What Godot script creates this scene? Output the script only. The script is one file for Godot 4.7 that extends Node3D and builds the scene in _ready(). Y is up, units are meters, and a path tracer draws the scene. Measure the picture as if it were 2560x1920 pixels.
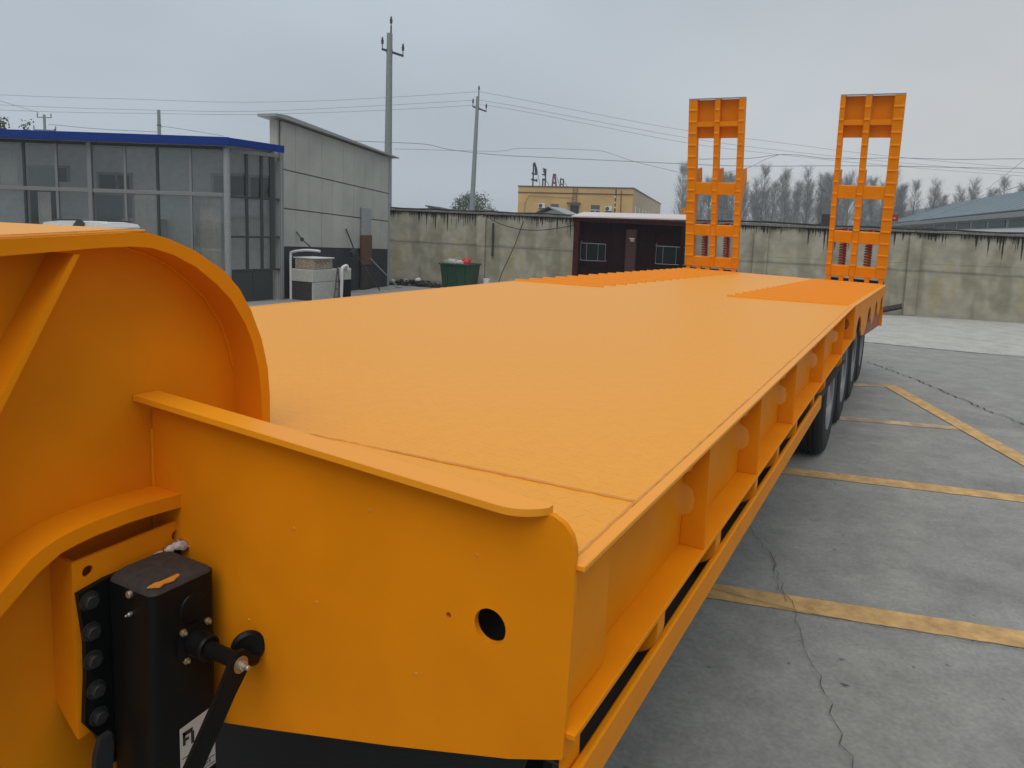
extends Node3D

# ---------------------------------------------------------------- mesh helper
class MB:
	var v := PackedVector3Array()
	var n := PackedVector3Array()
	var u := PackedVector2Array()
	var org := Vector3.ZERO
	var uvu := Vector3.RIGHT
	var uvv := Vector3.DOWN

	func tri(a: Vector3, b: Vector3, c: Vector3, na: Vector3, nb = null, nc = null):
		var n1: Vector3 = na if nb == null else nb
		var n2: Vector3 = na if nc == null else nc
		if (b - a).cross(c - a).dot(na + n1 + n2) > 0.0:
			var t := b
			b = c
			c = t
			var tn := n1
			n1 = n2
			n2 = tn
		for p in [a, b, c]:
			v.append(p - org)
			u.append(Vector2(p.dot(uvu), p.dot(uvv)))
		n.append(na)
		n.append(n1)
		n.append(n2)

	func quad(a: Vector3, b: Vector3, c: Vector3, d: Vector3, nn: Vector3):
		tri(a, b, c, nn)
		tri(a, c, d, nn)

	# box from its centre and three half-extent vectors, edges chamfered by bev metres
	func obox(c: Vector3, hx: Vector3, hy: Vector3, hz: Vector3, bev := 0.0):
		var ax = [hx.normalized(), hy.normalized(), hz.normalized()]
		var ln = [hx.length(), hy.length(), hz.length()]
		bev = minf(bev, 0.45 * minf(ln[0], minf(ln[1], ln[2])))
		for i in 3:
			var j := (i + 1) % 3
			var k := (i + 2) % 3
			for s in [-1.0, 1.0]:
				var o: Vector3 = c + ax[i] * ln[i] * s
				var a: Vector3 = ax[j] * (ln[j] - bev)
				var b: Vector3 = ax[k] * (ln[k] - bev)
				quad(o - a - b, o + a - b, o + a + b, o - a + b, ax[i] * s)
		if bev <= 0.0:
			return
		for i in 3:
			var j := (i + 1) % 3
			var k := (i + 2) % 3
			for s in [-1.0, 1.0]:
				for t in [-1.0, 1.0]:
					var e: Vector3 = ax[i] * (ln[i] - bev)
					var p: Vector3 = c + ax[j] * s * ln[j] + ax[k] * t * (ln[k] - bev)
					var q: Vector3 = c + ax[j] * s * (ln[j] - bev) + ax[k] * t * ln[k]
					quad(p - e, p + e, q + e, q - e, (ax[j] * s + ax[k] * t).normalized())
		for s in [-1.0, 1.0]:
			for t in [-1.0, 1.0]:
				for r in [-1.0, 1.0]:
					var x: Vector3 = ax[0] * s
					var y: Vector3 = ax[1] * t
					var z: Vector3 = ax[2] * r
					var p1: Vector3 = c + x * ln[0] + y * (ln[1] - bev) + z * (ln[2] - bev)
					var p2: Vector3 = c + x * (ln[0] - bev) + y * ln[1] + z * (ln[2] - bev)
					var p3: Vector3 = c + x * (ln[0] - bev) + y * (ln[1] - bev) + z * ln[2]
					tri(p1, p2, p3, (x + y + z).normalized())

	func box(a: Vector3, b: Vector3, bev := 0.0):
		var h := (b - a).abs() / 2.0
		obox((a + b) / 2.0, Vector3(h.x, 0, 0), Vector3(0, h.y, 0), Vector3(0, 0, h.z), bev)

	# a bar of rectangular section from p to q; side is the direction of its width
	func bar(p: Vector3, q: Vector3, side: Vector3, width: float, thick: float, bev := 0.0):
		var d := (q - p)
		var s := (side - d.normalized() * side.dot(d.normalized())).normalized()
		var t := d.normalized().cross(s)
		obox((p + q) / 2.0, d / 2.0, s * width / 2.0, t * thick / 2.0, bev)

	# polygon (CCW or CW) in the plane o + ux*x + uy*y, extruded by dz; edges shallower than 40 degrees are smooth
	func prism(poly: PackedVector2Array, o: Vector3, ux: Vector3, uy: Vector3, dz: Vector3, skip_x := []):
		if Geometry2D.is_polygon_clockwise(poly):
			poly = poly.duplicate()
			poly.reverse()
		var nz := dz.normalized()
		var idx := Geometry2D.triangulate_polygon(poly)
		if idx.is_empty():
			push_error("polygon not triangulated")
		for i in range(0, idx.size(), 3):
			var p = []
			for k in 3:
				p.append(o + ux * poly[idx[i + k]].x + uy * poly[idx[i + k]].y)
			tri(p[0], p[1], p[2], -nz)
			tri(p[0] + dz, p[1] + dz, p[2] + dz, nz)
		var m := poly.size()
		var en := []
		for i in m:
			var e: Vector2 = (poly[(i + 1) % m] - poly[i]).normalized()
			en.append((ux * e.y - uy * e.x).normalized())
		for i in m:
			var a2: Vector2 = poly[i]
			var b2: Vector2 = poly[(i + 1) % m]
			var cut := false
			for x in skip_x:
				if absf(a2.x - x) < 1e-4 and absf(b2.x - x) < 1e-4:
					cut = true
			if cut:
				continue
			var ni: Vector3 = en[i]
			var np: Vector3 = en[(i + m - 1) % m]
			var nn: Vector3 = en[(i + 1) % m]
			var na: Vector3 = (ni + np).normalized() if ni.dot(np) > 0.76 else ni
			var nb: Vector3 = (ni + nn).normalized() if ni.dot(nn) > 0.76 else ni
			var a := o + ux * a2.x + uy * a2.y
			var b := o + ux * b2.x + uy * b2.y
			tri(a, b, b + dz, na, nb, nb)
			tri(a, b + dz, a + dz, na, nb, na)

	# the same with round or polygonal holes: the polygon is cut into strips through the holes
	func holed(poly: PackedVector2Array, holes: Array, o: Vector3, ux: Vector3, uy: Vector3, dz: Vector3):
		var cuts := []
		for h in holes:
			var c := 0.0
			for p in h:
				c += p.x / h.size()
			cuts.append(c)
		cuts.sort()
		var edges := [-1000.0] + cuts + [1000.0]
		for i in edges.size() - 1:
			var slab := PackedVector2Array([Vector2(edges[i], -1000), Vector2(edges[i + 1], -1000), Vector2(edges[i + 1], 1000), Vector2(edges[i], 1000)])
			for piece in Geometry2D.intersect_polygons(poly, slab):
				var left := [piece]
				for h in holes:
					var next := []
					for q in left:
						next.append_array(Geometry2D.clip_polygons(q, h))
					left = next
				for q in left:
					prism(q, o, ux, uy, dz, cuts)

	func tube(path: Array, rad, sides := 8, caps := true):
		var m := path.size()
		var rings := []
		var nor := []
		var ref := Vector3.UP
		for i in m:
			var d: Vector3 = (path[mini(i + 1, m - 1)] - path[maxi(i - 1, 0)]).normalized()
			if absf(d.dot(ref)) > 0.95:
				ref = Vector3.RIGHT if absf(d.x) < 0.9 else Vector3.BACK
			var s := d.cross(ref).normalized()
			var t := s.cross(d).normalized()
			ref = t
			var r: float = rad[i] if rad is Array else rad
			var ring := []
			var rn := []
			for k in sides:
				var a := TAU * k / sides
				var nn := s * cos(a) + t * sin(a)
				ring.append(path[i] + nn * r)
				rn.append(nn)
			rings.append(ring)
			nor.append(rn)
		for i in m - 1:
			for k in sides:
				var l := (k + 1) % sides
				tri(rings[i][k], rings[i + 1][k], rings[i + 1][l], nor[i][k], nor[i + 1][k], nor[i + 1][l])
				tri(rings[i][k], rings[i + 1][l], rings[i][l], nor[i][k], nor[i + 1][l], nor[i][l])
		if caps:
			for e in [0, m - 1]:
				var d: Vector3 = (path[0] - path[1]) if e == 0 else (path[m - 1] - path[m - 2])
				for k in sides:
					tri(path[e], rings[e][k], rings[e][(k + 1) % sides], d.normalized())

	# profile of (radius, height) turned about an axis
	func lathe(prof: Array, o: Vector3, axis: Vector3, segs := 24):
		axis = axis.normalized()
		var s := axis.cross(Vector3.UP if absf(axis.y) < 0.9 else Vector3.RIGHT).normalized()
		var t := axis.cross(s)
		for i in prof.size() - 1:
			var a: Vector2 = prof[i]
			var b: Vector2 = prof[i + 1]
			var e := (b - a).normalized()
			for k in segs:
				var r0 := s * cos(TAU * k / segs) + t * sin(TAU * k / segs)
				var r1 := s * cos(TAU * (k + 1) / segs) + t * sin(TAU * (k + 1) / segs)
				var n0 := (r0 * e.y - axis * e.x).normalized()
				var n1 := (r1 * e.y - axis * e.x).normalized()
				var p0 := o + r0 * a.x + axis * a.y
				var p1 := o + r1 * a.x + axis * a.y
				var p2 := o + r1 * b.x + axis * b.y
				var p3 := o + r0 * b.x + axis * b.y
				if a.x > 1e-6:
					tri(p0, p1, p2, n0, n1, n1)
				if b.x > 1e-6:
					tri(p0, p2, p3, n0, n1, n0)

	func mesh(m: Material) -> ArrayMesh:
		var arr := []
		arr.resize(Mesh.ARRAY_MAX)
		arr[Mesh.ARRAY_VERTEX] = v
		arr[Mesh.ARRAY_NORMAL] = n
		arr[Mesh.ARRAY_TEX_UV] = u
		var am := ArrayMesh.new()
		am.add_surface_from_arrays(Mesh.PRIMITIVE_TRIANGLES, arr)
		am.surface_set_material(0, m)
		return am

# ---------------------------------------------------------------- scene helpers
const GY := 2.0      # the lens is two metres above the yard
var M := {}
var used := {}
var rng := RandomNumberGenerator.new()

func P(x: float, y: float, w: float) -> Vector3:   # x to the right of the trailer, y above the lens, w along the trailer
	return Vector3(x, y + GY, -w)

func mb(org := Vector3.ZERO) -> MB:
	var b := MB.new()
	b.org = org
	return b

func numbered(called: String, parent: Node) -> String:
	var key := str(parent.get_instance_id()) + called
	var k: int = used.get(key, -1) + 1
	used[key] = k
	return called if k == 0 else "%s_%03d" % [called, k]

func thing(called: String, label: String, category: String, at := Vector3.ZERO, turn := 0.0, group := "") -> Node3D:
	var o := Node3D.new()
	o.name = numbered(called, self)
	add_child(o, true)
	o.position = at
	o.rotation.y = turn
	tag(o, label, category, group)
	return o

func tag(o: Node, label: String, category: String, group := "") -> Node:
	o.set_meta("label", label)
	o.set_meta("category", category)
	if group != "":
		o.set_meta("group", group)
	return o

func part(called: String, b: MB, m: Material, parent: Node = self) -> MeshInstance3D:
	return place(called, b.mesh(m), parent)

func place(called: String, me: Mesh, parent: Node = self, at := Transform3D()) -> MeshInstance3D:
	var o := MeshInstance3D.new()
	o.mesh = me
	o.name = numbered(called, parent)
	o.transform = at
	parent.add_child(o, true)
	return o

func node(called: String, parent: Node, at := Vector3.ZERO) -> Node3D:
	var o := Node3D.new()
	o.name = numbered(called, parent)
	o.position = at
	parent.add_child(o, true)
	return o

func struct(called: String, b: MB, m: Material) -> MeshInstance3D:
	var o := part(called, b, m)
	o.set_meta("kind", "structure")
	return o

func lin(r: float, g: float, b: float) -> Color:
	return Color(r, g, b).linear_to_srgb()

func mat(col: Color, rough := 0.7, metal := 0.0, spec := 0.5) -> StandardMaterial3D:
	var m := StandardMaterial3D.new()
	m.albedo_color = col
	m.roughness = rough
	m.metallic = metal
	m.metallic_specular = spec
	return m

# grey noise between lo and hi (0..1, sRGB values that multiply the colour)
func noise_bytes(sd: int, freq: float, lo: float, hi: float, size: int, oct := 5, gain := 0.55) -> PackedByteArray:
	var f := FastNoiseLite.new()
	f.seed = sd
	f.noise_type = FastNoiseLite.TYPE_SIMPLEX_SMOOTH
	f.frequency = freq
	f.fractal_octaves = oct
	f.fractal_gain = gain
	var im := f.get_seamless_image(size, size)
	im.convert(Image.FORMAT_L8)
	var d := im.get_data()
	var lut := PackedByteArray()
	lut.resize(256)
	for i in 256:
		lut[i] = clampi(int(255.0 * lerpf(lo, hi, i / 255.0)), 0, 255)
	for i in d.size():
		d[i] = lut[d[i]]
	return d

func grey_tex(d: PackedByteArray, w: int, h: int) -> ImageTexture:
	var im := Image.create_from_data(w, h, false, Image.FORMAT_L8, d)
	im.convert(Image.FORMAT_RGB8)
	return ImageTexture.create_from_image(im)

func noisy(m: StandardMaterial3D, tex: Texture2D, metres: float) -> StandardMaterial3D:
	m.albedo_texture = tex
	m.uv1_triplanar = true
	m.uv1_world_triplanar = true
	m.uv1_scale = Vector3.ONE / metres
	return m

func poly(a: Array) -> PackedVector2Array:
	var r := PackedVector2Array()
	for i in range(0, a.size(), 2):
		r.append(Vector2(a[i], a[i + 1]))
	return r

func circle(x: float, y: float, r: float, k := 24) -> PackedVector2Array:
	var p := PackedVector2Array()
	for i in k:
		p.append(Vector2(x + r * cos(TAU * i / k), y + r * sin(TAU * i / k)))
	return p

func path3(a: Array) -> Array:
	var r := []
	for i in range(0, a.size(), 3):
		r.append(P(a[i], a[i + 1] - GY, a[i + 2]))
	return r

func spline(pts: Array, per := 6) -> Array:
	var out := []
	for i in pts.size() - 1:
		var a: Vector3 = pts[maxi(i - 1, 0)]
		var b: Vector3 = pts[i]
		var c: Vector3 = pts[i + 1]
		var d: Vector3 = pts[mini(i + 2, pts.size() - 1)]
		for k in per:
			out.append(b.cubic_interpolate(c, a, d, float(k) / per))
	out.append(pts[-1])
	return out

func _ready():
	rng.seed = 4127
	stage()
	materials()
	ground()
	boundary_wall()
	glass_building()
	panel_building()
	red_shed()
	far_buildings()
	trees()
	poles_and_wires()
	trailer()
	yard_things()

# ---------------------------------------------------------------- camera, sky, sun
func stage():
	var cam := Camera3D.new()
	cam.name = "camera"
	cam.projection = Camera3D.PROJECTION_FRUSTUM
	cam.near = 0.05
	cam.far = 1200.0
	cam.size = 0.05 * 1920.0 / 1815.7
	cam.frustum_offset = Vector2(0, -0.05 * 165.0 / 1815.7)
	cam.transform = Transform3D(Basis(Vector3(0.87133, 0.03386, -0.48953), Vector3(-0.09032, 0.99164, -0.09217), Vector3(0.48231, 0.12452, 0.86709)).orthonormalized(), Vector3(0, GY, 0))
	add_child(cam)
	cam.current = true
	var env := Environment.new()
	env.background_mode = Environment.BG_SKY
	var pano := PanoramaSkyMaterial.new()
	pano.panorama = sky_image()
	var sky := Sky.new()
	sky.sky_material = pano
	env.sky = sky
	env.tonemap_mode = Environment.TONE_MAPPER_LINEAR
	env.tonemap_exposure = 1.1
	env.sdfgi_enabled = true
	env.ssao_enabled = true
	env.ssil_enabled = true
	env.fog_enabled = true
	env.fog_density = 0.0013
	env.fog_light_color = Color(0.86, 0.88, 0.90)
	var we := WorldEnvironment.new()
	we.name = "world_environment"
	we.environment = env
	add_child(we)
	var sun := DirectionalLight3D.new()
	sun.name = "sun"
	sun.light_energy = 0.42
	sun.light_angular_distance = 50.0
	sun.light_color = Color(1.0, 0.97, 0.93)
	sun.shadow_enabled = true
	add_child(sun)
	sun.look_at_from_position(Vector3(1.2, 8.0, 5.0), Vector3.ZERO)

func sky_image() -> ImageTexture:
	var w := 512
	var h := 256
	var f := FastNoiseLite.new()
	f.seed = 11
	f.frequency = 1.3
	f.fractal_octaves = 3
	var im := Image.create_empty(w, h, false, Image.FORMAT_RGBF)
	for j in h:
		var el := PI * (0.5 - (j + 0.5) / h)
		for i in w:
			var az := TAU * (i + 0.5) / w       # zero looks along the trailer
			var d := Vector3(sin(az) * cos(el), sin(el), -cos(az) * cos(el))
			var up := maxf(0.0, d.y)
			var low := exp(-up * 5.0)
			var c := Color(0.412, 0.478, 0.542).lerp(Color(0.432, 0.48, 0.535), low)
			var warm := pow(maxf(0.0, d.dot(Vector3(0.30, 0.08, -0.95))), 5.0)
			c = c.lerp(Color(0.60, 0.59, 0.565), 0.85 * warm * (0.5 + 0.5 * low))
			var g := 1.0 + 0.75 * smoothstep(0.35, 1.0, up)
			g *= 1.0 + 0.13 * f.get_noise_3d(d.x * 1.2, d.y * 3.0, d.z * 1.2)
			c = Color(c.r * g, c.g * g, c.b * g)
			im.set_pixel(i, j, c)
	return ImageTexture.create_from_image(im)

# ---------------------------------------------------------------- materials
func materials():
	var fine := grey_tex(noise_bytes(3, 0.02, 0.86, 1.0, 512), 512, 512)
	var rough := grey_tex(noise_bytes(5, 0.012, 0.62, 1.0, 512, 6, 0.62), 512, 512)
	M.fine = fine
	M.rough = rough
	var orange := lin(0.78, 0.247, 0.004)
	M.paint = noisy(mat(orange, 0.42, 0.0, 0.16), grey_tex(noise_bytes(8, 0.01, 0.94, 1.0, 256, 3), 256, 256), 0.9)
	var peel := Image.create_from_data(256, 256, false, Image.FORMAT_L8, noise_bytes(21, 0.05, 0.3, 0.7, 256, 3))
	peel.bump_map_to_normal_map(0.6)
	M.paint.normal_enabled = true
	M.paint.normal_texture = ImageTexture.create_from_image(peel)
	M.paint.normal_scale = 0.25
	M.deck = deck_material(lin(0.81, 0.31, 0.006))
	M.gloss = mat(lin(0.82, 0.295, 0.006), 0.42)
	M.weld = noisy(mat(lin(0.70, 0.27, 0.03), 0.5), fine, 0.05)
	M.under = mat(lin(0.05, 0.045, 0.04), 0.8)  # dark tone of the sheets added to deepen the shade under the deck
	M.shaded_orange = noisy(mat(lin(0.32, 0.05, 0.012), 0.5), fine, 0.4)  # trailer orange with the shade under the tail put into the colour
	M.spring = mat(lin(0.28, 0.035, 0.015), 0.5)
	M.black = noisy(mat(lin(0.006, 0.0065, 0.006), 0.42, 0.0, 0.28), fine, 0.2)
	M.dusty = noisy(mat(lin(0.05, 0.04, 0.033), 0.8), rough, 0.15)
	M.bolt_black = mat(lin(0.022, 0.021, 0.019), 0.4)
	M.zinc = mat(lin(0.55, 0.5, 0.4), 0.35, 0.8)
	M.yellow_zinc = mat(lin(0.40, 0.30, 0.14), 0.4, 0.7)
	M.rubber = noisy(mat(lin(0.013, 0.013, 0.014), 0.75), fine, 0.3)
	M.rim = mat(lin(0.24, 0.245, 0.25), 0.45, 0.3)
	M.label = mat(lin(0.52, 0.48, 0.44), 0.6)
	M.ink = mat(lin(0.02, 0.02, 0.02), 0.7)
	M.line = noisy(mat(lin(0.70, 0.42, 0.16), 0.8), grey_tex(noise_bytes(17, 0.02, 0.72, 1.0, 512, 6, 0.7), 512, 512), 1.7)
	M.line_pale = noisy(mat(lin(0.68, 0.48, 0.30), 0.8), rough, 1.7)
	M.crack = mat(lin(0.03, 0.03, 0.028), 0.9)
	M.panel = noisy(mat(lin(0.43, 0.425, 0.38), 0.6), grey_tex(noise_bytes(31, 0.006, 0.86, 1.0, 256, 4), 256, 256), 3.0)
	M.panel_dark = noisy(mat(lin(0.040, 0.042, 0.046), 0.7), rough, 1.2)
	M.galv = noisy(mat(lin(0.30, 0.31, 0.31), 0.5), fine, 0.8)
	M.blue = mat(lin(0.011, 0.035, 0.19), 0.5, 0.0, 0.2)
	M.alu = mat(lin(0.20, 0.205, 0.20), 0.45, 0.2)
	M.frame_dark = mat(lin(0.03, 0.034, 0.032), 0.5)
	M.inner = noisy(mat(lin(0.60, 0.62, 0.61), 0.8), fine, 2.0)
	M.door_dark = mat(lin(0.012, 0.014, 0.014), 0.6, 0.0, 0.2)
	M.teal = mat(lin(0.06, 0.085, 0.085), 0.4)
	var g := mat(Color(0.20, 0.25, 0.25, 0.12), 0.03)
	g.transparency = BaseMaterial3D.TRANSPARENCY_ALPHA
	M.glass = g
	M.glass_clear = g.duplicate()
	M.glass_clear.albedo_color = Color(0.3, 0.36, 0.35, 0.05)
	M.glass_dusty = g.duplicate()
	M.glass_dusty.albedo_color = Color(0.42, 0.46, 0.45, 0.22)
	M.white = noisy(mat(lin(0.70, 0.70, 0.68), 0.5), fine, 0.5)
	M.tile = noisy(mat(lin(0.48, 0.465, 0.42), 0.6), fine, 0.8)
	M.rusttile = noisy(mat(lin(0.48, 0.38, 0.27), 0.7), rough, 0.5)
	M.soot = noisy(mat(lin(0.055, 0.045, 0.042), 0.85), rough, 0.5)
	M.rust = noisy(mat(lin(0.16, 0.075, 0.035), 0.85), rough, 0.4)
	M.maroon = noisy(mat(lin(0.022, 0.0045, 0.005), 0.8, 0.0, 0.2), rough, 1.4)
	M.maroon_lit = noisy(mat(lin(0.075, 0.011, 0.012), 0.7, 0.0, 0.25), rough, 1.0)  # paler copy of the maroon, with the light on it painted in
	M.brick_red = noisy(mat(lin(0.075, 0.022, 0.02), 0.85), rough, 0.5)
	M.pale_pink = noisy(mat(lin(0.66, 0.55, 0.52), 0.7), fine, 1.0)
	M.yellow = noisy(mat(lin(0.60, 0.37, 0.12), 0.85), grey_tex(noise_bytes(41, 0.008, 0.86, 1.0, 256, 4), 256, 256), 8.0)
	M.cream = noisy(mat(lin(0.60, 0.45, 0.27), 0.85), fine, 8.0)
	M.window = mat(lin(0.05, 0.055, 0.06), 0.15)
	M.roofgrey = noisy(mat(lin(0.13, 0.17, 0.19), 0.6), fine, 3.0)
	M.concrete_pole = noisy(mat(lin(0.24, 0.27, 0.26), 0.9), fine, 1.0)
	M.iron = mat(lin(0.035, 0.035, 0.037), 0.7)
	M.wire = mat(lin(0.22, 0.23, 0.24), 0.8)
	M.cable = mat(lin(0.012, 0.012, 0.012), 0.7)
	M.bark = noisy(mat(lin(0.22, 0.215, 0.20), 0.9), rough, 1.0)
	M.twig = mat(lin(0.30, 0.30, 0.285), 0.9)
	var lf := mat(lin(0.055, 0.085, 0.045), 0.7)
	lf.backlight_enabled = true
	lf.backlight = Color(0.15, 0.2, 0.1)
	lf.cull_mode = BaseMaterial3D.CULL_DISABLED
	M.leaf = lf
	M.dryleaf = mat(lin(0.20, 0.205, 0.18), 0.8)
	M.dryleaf.cull_mode = BaseMaterial3D.CULL_DISABLED
	M.letter_pink = mat(lin(0.20, 0.06, 0.07), 0.7)
	M.bin = mat(lin(0.008, 0.045, 0.020), 0.45)
	M.red = mat(lin(0.50, 0.03, 0.03), 0.5)
	M.wall = wall_material()
	M.coping = noisy(mat(lin(0.25, 0.235, 0.20), 0.9), rough, 0.6)
	M.ground = ground_material()
	M.pale_ground = M.ground.duplicate()
	M.pale_ground.albedo_color = lin(0.545, 0.52, 0.46)

func deck_material(col: Color) -> StandardMaterial3D:
	# raised lozenges in two directions, the tread of chequer plate; one tile is 2.048 m of deck
	var s := 64
	var im := Image.create_empty(s, s, false, Image.FORMAT_L8)
	for j in s:
		for i in s:
			var hgt := 0.0
			for cell in [[0.25, 0.25, 0.35], [0.75, 0.75, 0.35], [0.75, 0.25, -1.2], [0.25, 0.75, -1.2]]:
				var x := fposmod(float(i) / s - cell[0] + 0.5, 1.0) - 0.5
				var y := fposmod(float(j) / s - cell[1] + 0.5, 1.0) - 0.5
				var ca := cos(cell[2])
				var sa := sin(cell[2])
				var a := (x * ca + y * sa) / 0.27
				var b := (y * ca - x * sa) / 0.062
				hgt = maxf(hgt, 1.0 - a * a - b * b)
			im.set_pixel(i, j, Color.from_hsv(0, 0, clampf(hgt * 1.4, 0, 1)))
	var full := Image.create_empty(2048, 2048, false, Image.FORMAT_L8)
	for j in 32:
		for i in 32:
			full.blit_rect(im, Rect2i(0, 0, 64, 64), Vector2i(i * 64, j * 64))
	im = full
	im.bump_map_to_normal_map(1.0)
	var m := noisy(mat(col, 0.46), grey_tex(noise_bytes(9, 0.03, 0.972, 1.0, 1024, 5, 0.7), 1024, 1024), 2.048)
	m.normal_enabled = true
	m.normal_texture = ImageTexture.create_from_image(im)
	m.normal_scale = 0.7
	return m

func wall_material() -> StandardMaterial3D:
	# render over brick: tan, with black runs of rain from the coping, a weak band at half height and yellow patches
	var w := 2048
	var h := 256
	var a := noise_bytes(51, 0.012, 0.0, 1.0, 512, 5, 0.6)
	var b := noise_bytes(52, 0.004, 0.0, 1.0, 512, 3)
	var run := PackedFloat32Array()
	run.resize(w)
	var dark := PackedFloat32Array()
	dark.resize(w)
	var x := 0
	while x < w:
		var wd := rng.randi_range(2, 9)
		var clump := smoothstep(0.30, 0.60, b[(x / 3) % 512] / 255.0)
		var ln := (0.4 + 0.6 * clump) * rng.randf_range(0.07, 0.36)
		if rng.randf() < 0.35:
			ln *= 0.35
		for k in wd:
			if x + k < w:
				run[x + k] = ln * sin(PI * (k + 0.7) / (wd + 0.4))
				dark[x + k] = rng.randf_range(0.75, 1.0)
		x += wd + rng.randi_range(0, 5)
	var d := PackedByteArray()
	d.resize(w * h * 3)
	for j in h:
		var t := float(j) / h            # 0 at the top
		for i in w:
			var n0 := a[(j * 2 % 512) * 512 + i % 512] / 255.0
			var n1 := b[((j + 40) % 512) * 512 + (i * 2) % 512] / 255.0
			var r := lerpf(0.55, 0.66, n0)
			var g := r * 0.962
			var bl := r * lerpf(0.82, 0.89, n1)
			if n1 > 0.62 and t > 0.3:
				var yy := smoothstep(0.62, 0.85, n1)
				g *= 1.0 - 0.02 * yy
				bl *= 1.0 - 0.14 * yy
			var k := 1.0
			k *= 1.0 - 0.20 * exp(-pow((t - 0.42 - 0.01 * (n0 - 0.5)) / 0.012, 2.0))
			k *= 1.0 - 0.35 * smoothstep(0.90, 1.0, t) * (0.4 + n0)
			k *= 1.0 - 0.12 * smoothstep(0.5, 0.2, n1)
			if run[i] > 0.01:
				k *= 1.0 - 0.88 * dark[i] * smoothstep(run[i], run[i] * 0.45, t + 0.06 * (n0 - 0.5))
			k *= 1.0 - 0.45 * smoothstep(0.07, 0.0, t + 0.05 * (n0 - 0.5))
			var o := (j * w + i) * 3
			d[o] = clampi(int(r * k * 255), 0, 255)
			d[o + 1] = clampi(int(g * k * 255), 0, 255)
			d[o + 2] = clampi(int(bl * k * 255), 0, 255)
	var im := Image.create_from_data(w, h, false, Image.FORMAT_RGB8, d)
	var m := mat(Color(1, 1, 1), 0.95)
	m.albedo_texture = ImageTexture.create_from_image(im)
	return m

func ground_material() -> StandardMaterial3D:
	var s := 2048
	var d := noise_bytes(61, 0.018, 0.80, 1.0, s, 8, 0.78)
	# old tyre marks, dark bands that sweep across the bays
	for tr in [[0.0, 7.2, 9.0, 9.2, -1.2, 0.34, 0.13], [0.0, 5.6, 9.0, 6.3, -0.9, 0.26, 0.12], [0.0, 5.0, 9.0, 5.1, -0.8, 0.2, 0.10], [0.0, 9.6, 9.0, 12.5, -0.8, 0.4, 0.09], [0.0, 3.1, 9.0, 2.2, 0.4, 0.35, 0.07], [2.0, 14.0, 14.0, 16.0, 0.7, 0.5, 0.07]]:
		for k in 1600:
			var t := k / 1600.0
			var cx: float = lerpf(tr[0], tr[2], t)
			var cw: float = lerpf(tr[1], tr[3], t) + tr[4] * sin(PI * t)
			var hw := int(tr[5] / 24.0 * s)
			var px := int(fposmod(cx / 24.0, 1.0) * s)
			var amp: float = tr[6] * sin(PI * clampf(t * 1.2, 0, 1))
			for q in range(-hw, hw + 1):
				var py := int(fposmod(cw / 24.0 + float(q) / s, 1.0) * s)
				var e := 1.0 - pow(float(q) / hw, 2.0)
				var i := py * s + px
				d[i] = int(d[i] * (1.0 - amp * e * e))
	# small dark spots and scuffs
	for i in d.size():
		d[i] = int(d[i] * (0.90 + 0.10 * float(rng.randi() & 255) / 255.0))
	for k in 5200:
		var px := rng.randi_range(0, s - 1)
		var py := rng.randi_range(0, s - 1)
		var rr := 1 if k % 9 == 0 else 0
		var kk := rng.randf_range(0.5, 0.92)
		for y in range(-rr, rr + 1):
			for x in range(-rr, rr + 1):
				if absi(x) + absi(y) > 1 or rng.randf() < 0.25:
					continue
				var i := ((py + y + s) % s) * s + (px + x + s) % s
				d[i] = int(d[i] * kk)
	var m := mat(lin(0.345, 0.332, 0.30), 0.85)
	m.albedo_texture = grey_tex(d, s, s)
	var nb := Image.create_from_data(512, 512, false, Image.FORMAT_L8, noise_bytes(63, 0.09, 0.0, 1.0, 512, 4, 0.7))
	nb.bump_map_to_normal_map(1.2)
	m.normal_enabled = true
	m.normal_texture = ImageTexture.create_from_image(nb)
	m.normal_scale = 0.35
	return m

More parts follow.
